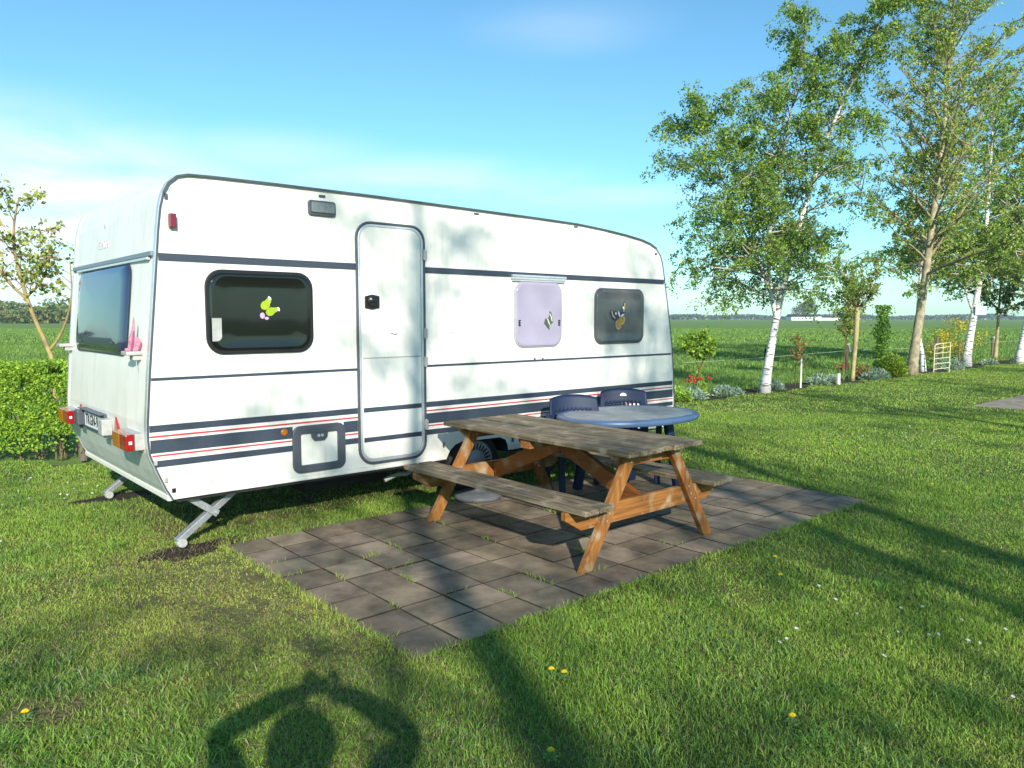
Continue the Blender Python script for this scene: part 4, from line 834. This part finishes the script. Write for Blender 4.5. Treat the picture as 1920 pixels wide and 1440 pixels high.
# ---------------------------------------------------------------- GRASS
def blades(name,x,y,h,w,lean,cols,mat_,seed,z0=0):
    g=np.random.default_rng(seed); n=len(x); a=g.random(n)*2*np.pi; dx,dy=np.cos(a),np.sin(a); la=g.random(n)*2*np.pi; lx,ly=np.cos(la)*lean*h,np.sin(la)*lean*h
    V=np.empty((n,5,3),dtype=np.float32)
    V[:,0]=np.stack([x-dx*w/2,y-dy*w/2,np.full(n,z0)],1); V[:,1]=np.stack([x+dx*w/2,y+dy*w/2,np.full(n,z0)],1)
    mx,my,mz=x+lx*.35,y+ly*.35,z0+h*.6
    V[:,2]=np.stack([mx-dx*w*.4,my-dy*w*.4,mz],1); V[:,3]=np.stack([mx+dx*w*.4,my+dy*w*.4,mz],1)
    V[:,4]=np.stack([x+lx,y+ly,z0+h*(1-.33*np.minimum(lean,1.9))],1)
    base=(np.arange(n)*5)[:,None]; F=np.concatenate([base+np.array([0,1,3]),base+np.array([0,3,2]),base+np.array([2,3,4])],0)
    return np_mesh(name,V.reshape(-1,3),F,mat_,np.repeat(cols,5,axis=0))
def tocam(x,y): dx=x-CAM.x; dy=y-CAM.y; return dx*RGT.x+dy*RGT.y, dx*FWD.x+dy*FWD.y
SOIL=[(.12,.0,.30,.12,R(8)),(.16,2.05,.42,.12,R(5))]
wc=cw(-1.55,4.25)
def worn(x,y):
    d=np.sqrt(((x-wc.x)/1.25)**2+((y-wc.y)/1.7)**2); return np.clip(1.25-d,0,1)
def grass_cols(x,y,g):
    n=len(x); n1=vnoise(x,y,.55,21); n2=vnoise(x,y,2.3,22); n3=vnoise(x,y,.16,23); r=g.random(n)
    dark=np.array([.125,.235,.034]); mid=np.array([.285,.450,.062]); yel=np.array([.42,.46,.090]); dry=np.array([.42,.35,.16]); blu=np.array([.12,.23,.075])
    t=np.clip(.15+.85*(n1*.6+n2*.4)+(r-.5)*.5,0,1)[:,None]; c=dark*(1-t)+mid*t
    w_=worn(x,y); ty=np.clip((n3*.45+n2*.45+w_*.75+(g.random(n)-.5)*.5)-.50,0,1)[:,None]*1.15; ty=np.clip(ty,0,.85); c=c*(1-ty)+yel*ty
    tb=(g.random(n)<.18*(n1<.45))[:,None]; c=np.where(tb,blu,c)
    td=(g.random(n)<.035+.10*w_)[:,None]; c=np.where(td,dry,c)
    return c*g.uniform(.75,1.25,n)[:,None]
def zone(d0,d1,dens,w,hmin,hmax,seed,name):
    g=np.random.default_rng(seed); A=(d1*d1-d0*d0)*.74+1.6*(d1-d0); n=int(A*dens)
    yd=np.sqrt(g.uniform(d0*d0,d1*d1,n)) ; xd=g.uniform(-1,1,n)*(.74*yd+.8)
    x=CAM.x+RGT.x*xd+FWD.x*yd; y=CAM.y+RGT.y*xd+FWD.y*yd
    e=.055*(vnoise(x,y,.13,31)-.5)*2+.03*(vnoise(x,y,.04,36)-.5)
    k=~((x>.28+e)&(x<5.12+e)&(y>-2.49+e)&(y<-.04+e*2))
    k&=~((x>13.85)&(x<19.4)&(y>-2.85)&(y<-.4+e*3)); k&=(y<3.42+.14*np.sin(x*2.1)+.08*np.sin(x*5.3))|(x<10.2); k&=~((x>-.0)&(y>4.0)); k&=(xd*0+yd<8.55)|(x>.0)
    under=(x>.05)&(x<5.4)&(y>.35)&(y<2.2); k&=~(under&(g.random(n)<.75))
    for sx,sy,a_,b_,rz_ in SOIL:
        c,s=math.cos(rz_),math.sin(rz_); ux=((x-sx)*c+(y-sy)*s)/a_; uy=(-(x-sx)*s+(y-sy)*c)/b_; k&=(ux*ux+uy*uy+.5*(vnoise(x,y,.08,33)-.5)>1)
    wv=worn(x,y); bare=(vnoise(x,y,.21,34)*.55+vnoise(x,y,.06,35)*.45); k&=~((bare<.14+.30*wv)&(g.random(n)<.12+.80*wv))
    p0=cw(-1.92,3.02); k&=~(((x-p0.x)**2+(y-p0.y)**2<.022)&(g.random(n)<.9))
    x,y=x[k],y[k]; n=len(x); wv=worn(x,y)
    tuft=vnoise(x,y,.22,24)*.5+vnoise(x,y,.7,25)*.5
    h=(hmin+(hmax-hmin)*g.random(n)**1.5)*(.30+1.35*tuft)*(1-.55*wv); ww=w*g.uniform(.7,1.3,n)
    lean=np.clip(g.normal(.75,.42,n)+.35*wv,0,1.9)
    return blades(name,x,y,h,ww,lean,grass_cols(x,y,g),M['grass'],seed+1,-.004)
parts=[zone(1.6,4.2,19000,.0034,.008,.046,501,'g0'),zone(4.2,7.5,10000,.0048,.009,.040,502,'g1'),zone(7.5,13,3600,.008,.012,.040,503,'g2'),zone(13,34,850,.016,.014,.040,504,'g3')]
def join(parts,name):
    main=parts[0]; V=[];F=[];Cc=[];o=0
    for p in parts:
        me=p.data; n=len(me.vertices); v=np.empty(n*3,dtype=np.float32); me.vertices.foreach_get('co',v); V.append(v.reshape(-1,3)); f=np.empty(len(me.loops),dtype=np.int32); me.loops.foreach_get('vertex_index',f); F.append(f.reshape(-1,3)+o)
        c=np.empty(n*4,dtype=np.float32); me.attributes['tone'].data.foreach_get('color',c); Cc.append(c.reshape(-1,4)[:,:3]); o+=n
    m=parts[0].data.materials[0]
    for p in parts: d=p.data; bpy.data.objects.remove(p); bpy.data.meshes.remove(d)
    return np_mesh(name,np.concatenate(V),np.concatenate(F),m,np.concatenate(Cc))
# longer unmown tufts: fringe of the paving, weeds in joints, steady feet
def fringe():
    g=np.random.default_rng(600); X=[];Y=[]
    for (x0,y0,x1,y1,n) in ((.29,-2.48,5.1,-2.48,2600),(.29,-2.48,.29,-.05,1300),(5.11,-2.48,5.11,-.05,900),(.3,-.05,5.1,-.05,1800)):
        t=g.random(n); X.append(x0+(x1-x0)*t+g.normal(0,.018,n)); Y.append(y0+(y1-y0)*t+g.normal(0,.018,n))
    for _ in range(34):
        i=g.integers(0,9); j=g.integers(0,8); ho=g.random()<.5; n=g.integers(6,34); L=g.uniform(.05,.25)
        if ho: X.append(.30+i*.3+g.random(n)*L); Y.append(-2.47+j*.3+g.normal(0,.005,n))
        else: X.append(.30+i*.3+g.normal(0,.005,n)); Y.append(-2.47+j*.3+g.random(n)*L)
    x=np.concatenate(X); y=np.concatenate(Y); n=len(x); return blades('g4',x,y,g.uniform(.015,.05,n),np.full(n,.004),g.uniform(.2,1.2,n),grass_cols(x,y,g),M['grass'],601,.0)
parts.append(fringe())
def tussocks():
    g=np.random.default_rng(650); X=[];Y=[];Hh=[];Ln=[]
    for i in range(230):
        yd=g.uniform(2.2,8.0); xd=g.uniform(-.70,.70)*yd
        if i<45: yd=g.uniform(2.3,3.6); xd=g.uniform(-.70,-.38)*yd
        p=cw(xd,yd)
        if .1<p.x<5.3 and -2.65<p.y<2.4: continue
        if math.hypot(p.x-wc.x,p.y-wc.y)<.9: continue
        n=int(g.integers(40,150)); r=g.uniform(.03,.10); X.append(p.x+g.normal(0,r,n)); Y.append(p.y+g.normal(0,r*.8,n)); q=g.uniform(.045,.085); Hh.append(q*g.uniform(.5,1.2,n)); Ln.append(g.uniform(.5,1.7,n))
    x=np.concatenate(X); y=np.concatenate(Y); h=np.concatenate(Hh); l=np.concatenate(Ln); n=len(x)
    c=grass_cols(x,y,g)*np.array([.85,.95,1.1]); return blades('g5',x,y,h,g.uniform(.003,.0058,n),l,c,M['grass'],651,-.004)
def thatch():
    g=np.random.default_rng(660); n=15000; a=g.random(n)*6.283; r=np.sqrt(g.random(n))*1.9; x=wc.x+r*np.cos(a)*.85; y=wc.y+r*np.sin(a)*1.1
    k=~((x>.28)&(x<5.12)&(y>-2.49)&(y<-.04)); k&=vnoise(x,y,.25,91)>.42; x,y=x[k],y[k]; n=len(x)
    c=np.where((g.random(n)<.5)[:,None],np.array([.40,.34,.16]),np.array([.30,.24,.13]))*g.uniform(.6,1.1,n)[:,None]
    return blades('g6',x,y,g.uniform(.02,.045,n),g.uniform(.002,.004,n),g.uniform(1.5,1.95,n),c,M['grass'],661,.0)
parts+=[tussocks(),thatch()]
tag(join(parts,'grass'),'short green lawn grass',None,kind='stuff')
# field grass
def fieldgrass():
    g=np.random.default_rng(700); P=[]
    for d0,d1,dens,w,h in ((9,24,420,.014,.15),(24,50,130,.03,.18),(50,120,16,.09,.20)):
        A=(d1*d1-d0*d0)*.74; n=int(A*dens); yd=np.sqrt(g.uniform(d0*d0,d1*d1,n)); xd=g.uniform(-1,1,n)*.74*yd
        x=CAM.x+RGT.x*xd+FWD.x*yd; y=CAM.y+RGT.y*xd+FWD.y*yd
        k=((y>4.1)&(x>5.0))|((xd<-.35*yd)&(yd>11)); x,y,yd=x[k],y[k],yd[k]; n=len(x)
        nn=vnoise(x,y,1.3,71)*.5+vnoise(x,y,4,72)*.5; k=g.random(n)<.3+nn; x,y,nn=x[k],y[k],nn[k]; n=len(x)
        hh=h*(.35+1.0*nn)*g.uniform(.5,1.2,n); c=np.array([.12,.22,.042])*(1-nn[:,None])+np.array([.22,.35,.07])*nn[:,None]; c=c*g.uniform(.75,1.3,n)[:,None]
        P.append(blades('f',x,y,hh,w*g.uniform(.6,1.3,n),g.uniform(.2,1.0,n),c,M['grass'],int(701+d0),-.03))
    return P
tag(join(fieldgrass(),'field_grass'),'long rough meadow grass beyond the flower bed',None,kind='stuff')
# dandelions and daisies
def dandelion():
    r=empty('dandelion'); b=MB(); b.tube([(0,0,0),(.004,.002,.045)],.0022,5)
    for k in range(7): 
        a=k*.9; b.add([(0,0,.002),(.03*math.cos(a)-.008*math.sin(a),.03*math.sin(a)+.008*math.cos(a),.018),(.042*math.cos(a),.042*math.sin(a),.010),(.03*math.cos(a)+.008*math.sin(a),.03*math.sin(a)-.008*math.cos(a),.018)],[(0,1,2,3)])
    b.build('leaves',M['stem'],r); b=MB()
    for q,(rr,z) in enumerate(((.020,.046),(.015,.051),(.009,.055))):
        for k in range(14):
            a=k*.449+q*.2; b.add([(0,0,z),(rr*.7*math.cos(a-.2),rr*.7*math.sin(a-.2),z+.001),(rr*math.cos(a),rr*math.sin(a),z-.001),(rr*.7*math.cos(a+.2),rr*.7*math.sin(a+.2),z+.001)],[(0,1,2,3)])
    b.build('petals',M['petal_y'],r); return r
dd=dandelion(); DP=[(.175,3.30,'yellow dandelion, left one of the pair on the lawn right of the paving corner'),(.23,3.27,'yellow dandelion, right one of the pair on the lawn right of the paving corner'),(-1.93,2.93,'yellow dandelion near the bare spot at the lower left'),(-1.97,2.64,'yellow dandelion at the left border low down'),(1.63,4.55,'dandelion on the lawn close to the right edge of the paving'),(1.72,4.90,'dandelion just off the paving near the right table foot'),(2.88,5.0,'yellow dandelion alone among the shadow streaks on the right lawn'),(.14,2.66,'orange yellow dandelion low in the middle foreground'),(1.1,2.9,'dandelion half hidden in grass right of the foreground shadow')]
k=0
for i,(x,y,lab) in enumerate(DP):
    o=dd if i==0 else copy_tree(dd); tag(o,lab,'flower','dandelions on the lawn'); o.location=cw(x,y,.012); o.rotation_euler.z=i*1.3; s=.82; o.scale=(s,s,s)
gd=random.Random(9)
for i in range(26):
    x=gd.uniform(1.6,7.2); y=gd.uniform(6.5,13.5)
    if x/y>.64: continue
    o=copy_tree(dd); tag(o,'small yellow dandelion scattered on the far lawn beyond the paving','flower','dandelions on the far lawn'); o.location=cw(x,y,.010); o.rotation_euler.z=gd.uniform(0,6)
b=MB(); b.tube([(0,0,.02),(0,0,.040)],.0010,4)
for kk in range(9):
    a=kk*.698; b.add([(0,0,.041),(.010*math.cos(a-.25),.010*math.sin(a-.25),.042),(.014*math.cos(a),.014*math.sin(a),.0425),(.010*math.cos(a+.25),.010*math.sin(a+.25),.042)],[(0,1,2,3)])
dz=b.build('daisy',M['petal_w'],None); first=True
for cx,cy,sx,sy,nn,lab,grp in ((-4.55,6.75,.42,.45,55,'tiny white daisy in the patch left of the caravan steady','daisies left of the caravan'),(1.95,3.75,.30,.28,20,'tiny white daisy in the patch on the right lawn below the paving','daisies on the right lawn'),(5.3,10.2,.7,.9,26,'tiny white daisy on the far lawn beyond the oval table','daisies on the far lawn')):
    for i in range(nn):
        o=dz if first else dz.copy()
        if not first: COL.objects.link(o)
        first=False; tag(o,lab,'flower',grp); o.location=cw(cx+gd.gauss(0,sx),cy+gd.gauss(0,sy),gd.uniform(-.022,-.010)); o.rotation_euler=(R(gd.uniform(8,30)),0,-R(gd.uniform(0,50))); s=gd.uniform(.6,.9); o.scale=(s,s,s)
# ================================================================== PHOTOGRAPHER (stands behind the camera; only the shadow is in view)
def skin_obj(name,verts,edges,rads,m,parent,sub=2,root=0):
    me=bpy.data.meshes.new(name); me.from_pydata([tuple(v) for v in verts],edges,[]); o=link(name,me,m,parent)
    md=o.modifiers.new('skin','SKIN'); md.use_smooth_shade=True
    for i,r in enumerate(rads):
        sv=me.skin_vertices[0].data[i]; sv.radius=(r,r) if not hasattr(r,'__len__') else r; sv.use_root=(i==root)
    s=o.modifiers.new('sub','SUBSURF'); s.levels=sub; s.render_levels=sub; return o
pe=tag(empty('person',(CAM.x-FWD.x*.36+RGT.x*.02,CAM.y-FWD.y*.36+RGT.y*.02,0),RZ),'person in dark jacket and jeans holding a small camera up to the face','person')
# local frame: +Y forward, +X right; camera sits at y=.42, z=1.6
V=[(0,0,.92),(0,-.01,1.05),(0,0,1.20),(0,0,1.31),(0,.01,1.38),(0,.03,1.46),
   (-.17,0,1.31),(-.385,.22,1.455),(-.078,.305,1.59),(.17,0,1.31),(.385,.22,1.455),(.078,.305,1.59),
   (-.10,0,.90),(-.12,.02,.50),(-.13,-.02,.09),(-.14,.12,.035),(.10,0,.90),(.12,.02,.50),(.13,-.02,.09),(.14,.12,.035),(0,.045,1.54),(0,.03,1.59)]
E_=[(0,1),(1,2),(2,3),(3,4),(4,5),(3,6),(6,7),(7,8),(3,9),(9,10),(10,11),(0,12),(12,13),(13,14),(14,15),(0,16),(16,17),(17,18),(18,19),(5,20),(20,21)]
Rd=[.15,.14,.155,.12,.055,.075,.062,.042,.036,.062,.042,.036,.095,.062,.042,.036,.095,.062,.042,.036,.088,.07]
bd=skin_obj('body',V,E_,Rd,M['skin'],pe)
sel=[0,1,2,3,6,7,8,9,10,11]
ix={a:i for i,a in enumerate(sel)}; J=[V[i] for i in sel]; J[ix[8]]=tuple(Vector(V[7]).lerp(Vector(V[8]),.90)); J[ix[11]]=tuple(Vector(V[10]).lerp(Vector(V[11]),.90))
skin_obj('jacket',J,[(ix[a],ix[b]) for a,b in E_ if a in ix and b in ix],[.175,.165,.175,.14,.075,.055,.046,.075,.055,.046],M['jacket'],pe)
sel=[0,12,13,14,16,17,18]; ix={a:i for i,a in enumerate(sel)}
skin_obj('trousers',[V[i] for i in sel],[(ix[a],ix[b]) for a,b in E_ if a in ix and b in ix],[.160,.110,.078,.062,.110,.078,.062],M['jeans'],pe)
hr=MB(); n=22; vs=[];fs=[]
for i in range(n):
    for j in range(n):
        u_=2*math.pi*i/n; v_=math.pi*(j/(n-1))*.74; vs.append((.130*math.cos(u_)*math.sin(v_)*(1+.06*math.sin(5*u_)),-.005+.122*math.sin(u_)*math.sin(v_),1.525+.130*math.cos(v_)))
for i in range(n):
    for j in range(n-1):
        zc=vs[i*n+j]; 
        if zc[1]>.055 and zc[2]<1.60: continue
        fs.append((i*n+j,((i+1)%n)*n+j,((i+1)%n)*n+j+1,i*n+j+1))
hr.add(vs,fs); o=hr.build('hair',M['hair'],pe,smooth=True); m=o.modifiers.new('s','SOLIDIFY'); m.thickness=.02
fc=MB(); fc.lathe([(.0,.0),(.012,.004),(.016,.02),(.010,.045),(.004,.06)],8,(0,.128,1.49)); 
fc.build('nose',M['skin'],pe,smooth=True); MB().box((-.025,.118,1.462),(.025,.130,1.470)).build('mouth',M['petal_r'],pe,bevel=.003)
for s in (-1,1):
    b=MB(); b.lathe([(.002,-.012),(.010,-.008),(.012,0),(.010,.008),(.002,.012)],10,(s*.032,.118,1.545),'y'); b.build('eye',M['petal_w'],pe,smooth=True)
    b=MB(); b.lathe([(.006,-.01),(.03,-.006),(.032,.004),(.01,.01)],10,(s*.098,.02,1.53),'x'); b.build('ear',M['skin'],pe,smooth=True)
    # hand: palm plus four fingers and thumb closed on the camera ends
    b0=Vector((s*.090,.300,1.575)); HV=[b0,Vector((s*.060,.305,1.605))]; HE=[(0,1)]; HR=[.036,.040]
    for k,(dz,ln) in enumerate(((.028,.9),(.010,1.0),(-.008,.95),(-.025,.75))):
        st=len(HV); p=Vector((s*.072,.315,1.605+dz*1.1)); HV+= [p,p+Vector((-s*.004*ln,.030*ln,.006)),p+Vector((-s*.026*ln,.044*ln,.008)),p+Vector((-s*.048*ln,.040*ln,.006))]; HE+=[(1,st),(st,st+1),(st+1,st+2),(st+2,st+3)]; HR+=[.012,.0105,.0095,.0085]
    st=len(HV); HV+=[Vector((s*.088,.290,1.575)),Vector((s*.060,.285,1.572)),Vector((s*.035,.287,1.578))]; HE+=[(0,st),(st,st+1),(st+1,st+2)]; HR+=[.013,.011,.009]
    skin_obj('hand',HV,HE,HR,M['skin'],pe,sub=1)
cm=tag(empty('compact_camera',(CAM.x-FWD.x*.035,CAM.y-FWD.y*.035,1.6),RZ),'small black compact camera held in both hands','camera')
b=MB(); b.box((-.056,-.026,-.036),(.056,.002,.036)); b.build('camera_body',M['black'],cm,bevel=.005)
b=MB(); b.lathe([(.024,.0045),(.024,.014),(.021,.022),(.010,.022)],24,(.006,0,0),'y'); b.build('lens_ring',M['greypl'],cm)
b=MB(); b.lathe([(.006,.030),(.006,.034)],12,(.03,-.009,0),'z'); b.build('shutter_button',M['alu'],cm)
# ================================================================== LIGHT, SKY, CAMERA
SAZ=26.6; SEL=25.2          # shadows run toward +X*sin, +Y*cos
sd=Vector((-math.sin(R(SAZ))*math.cos(R(SEL)),-math.cos(R(SAZ))*math.cos(R(SEL)),math.sin(R(SEL))))
su=bpy.data.lights.new('sun','SUN'); su.energy=5.0; su.angle=R(.53); su.color=(1,.93,.82)
so=bpy.data.objects.new('sun',su); COL.objects.link(so); so.rotation_euler=sd.to_track_quat('Z','Y').to_euler(); so.location=(0,0,30)
w=bpy.data.worlds.new('World'); S.world=w; w.use_nodes=True; nt=w.node_tree; N=nt.nodes; L=nt.links
bgn=N['Background']; sk=N.new('ShaderNodeTexSky'); sk.sky_type='NISHITA'; sk.sun_disc=False; sk.sun_elevation=R(SEL); sk.sun_rotation=math.atan2(sd.x,sd.y); sk.air_density=1.0; sk.dust_density=.25; sk.ozone_density=2.2
tc=N.new('ShaderNodeTexCoord')
def node(t,**k):
    n=N.new(t)
    for a,v in k.items(): setattr(n,a,v)
    return n
def mth(op,a,b=None,c=None):
    n=node('ShaderNodeMath',operation=op)
    for i,v in enumerate((a,b,c)):
        if v is None: continue
        if isinstance(v,(int,float)): n.inputs[i].default_value=v
        else: L.new(v,n.inputs[i])
    return n.outputs[0]
sep=node('ShaderNodeSeparateXYZ'); L.new(tc.outputs['Generated'],sep.inputs[0]); z=sep.outputs[2]
zz=mth('ADD',mth('MAXIMUM',z,0.0),.06)
cx_=mth('DIVIDE',sep.outputs[0],zz); cy_=mth('DIVIDE',sep.outputs[1],zz); cmb=node('ShaderNodeCombineXYZ'); L.new(cx_,cmb.inputs[0]); L.new(cy_,cmb.inputs[1])
no=node('ShaderNodeTexNoise'); no.inputs['Scale'].default_value=.9; no.inputs['Detail'].default_value=9; no.inputs['Roughness'].default_value=.55; no.inputs['Distortion'].default_value=.4; L.new(cmb.outputs[0],no.inputs['Vector'])
def vray(px,py):      # direction of a spot in the sky, written in azimuth / elevation from the standpoint
    f=1430.; p=math.atan(123/1430); u_=(px-960)/f; v_=(720-py)/f; c,s=math.cos(p),math.sin(p); fx,fz=c+v_*s,-s+v_*c
    return (RGT*u_+FWD*fx+Vector((0,0,fz))).normalized()
def blob(px,py,r0,r1,sx=1,sz=1):
    d=vray(px,py); dp=node('ShaderNodeVectorMath',operation='SUBTRACT'); L.new(tc.outputs['Generated'],dp.inputs[0]); dp.inputs[1].default_value=d
    ms=node('ShaderNodeVectorMath',operation='MULTIPLY'); L.new(dp.outputs[0],ms.inputs[0]); ms.inputs[1].default_value=(sx,sx,sz)
    ln=node('ShaderNodeVectorMath',operation='LENGTH'); L.new(ms.outputs[0],ln.inputs[0])
    mr=node('ShaderNodeMapRange',clamp=True); mr.interpolation_type='SMOOTHSTEP'; L.new(ln.outputs['Value'],mr.inputs[0]); mr.inputs[1].default_value=r0; mr.inputs[2].default_value=r1; mr.inputs[3].default_value=1; mr.inputs[4].default_value=0
    return mr.outputs[0]
m1=mth('MULTIPLY',blob(0,420,.12,.42,1,2.6),1.0); m2=mth('MULTIPLY',blob(1060,50,.0,.17,1,4),.22); m3=mth('MULTIPLY',blob(780,345,.0,.30,1,6),.55); m4=mth('MULTIPLY',blob(500,290,.0,.22,1,5),.35); m6=mth('MULTIPLY',blob(1120,370,.0,.22,1,9),.40)
mm=mth('MAXIMUM',mth('MAXIMUM',m1,m2),mth('MAXIMUM',mth('MAXIMUM',m3,m6),m4))
mr=node('ShaderNodeMapRange',clamp=True); L.new(no.outputs['Fac'],mr.inputs[0]); mr.inputs[1].default_value=.26; mr.inputs[2].default_value=.54
cl=mth('MULTIPLY',mm,mr.outputs[0])
tint=node('ShaderNodeMix',data_type='RGBA',blend_type='MULTIPLY'); tint.inputs[0].default_value=1; L.new(sk.outputs[0],tint.inputs[6]); tint.inputs[7].default_value=(.66,1.05,1.10,1)
mx=node('ShaderNodeMix',data_type='RGBA'); L.new(cl,mx.inputs[0]); L.new(tint.outputs[2],mx.inputs[6]); mx.inputs[7].default_value=(6.0,6.6,7.2,1)
L.new(mx.outputs[2],bgn.inputs['Color']); bgn.inputs['Strength'].default_value=.125
# air over the plain
hz=bpy.data.materials.new('haze'); hz.use_nodes=True; hn=hz.node_tree; hn.nodes.remove(hn.nodes['Principled BSDF']); pv=hn.nodes.new('ShaderNodeVolumePrincipled'); pv.inputs['Color'].default_value=(.66,.82,1,1); pv.inputs['Density'].default_value=.00030
hn.links.new(pv.outputs[0],hn.nodes['Material Output'].inputs['Volume'])
HAZE=True
if HAZE:
    b=MB(); b.box((-1600,-1600,-1.03),(1600,1600,20)); o=b.build('haze',hz,None); tag(o,'thin bluish air over the plain',None,kind='stuff')
cd=bpy.data.cameras.new('view'); cd.sensor_width=36; cd.lens=36*1430/1920; cd.clip_start=.02; cd.clip_end=6000
co=bpy.data.objects.new('view',cd); COL.objects.link(co); co.location=CAM+FWD*.03; co.rotation_euler=(R(90-4.9161),0,-R(41.19)); S.camera=co
S.view_settings.view_transform='Standard'; S.view_settings.look='None'; S.view_settings.gamma=1; S.view_settings.exposure=.50; S.view_settings.use_curve_mapping=False
S.render.engine='CYCLES'; S.cycles.max_bounces=8; S.cycles.transparent_max_bounces=8; S.cycles.volume_bounces=0
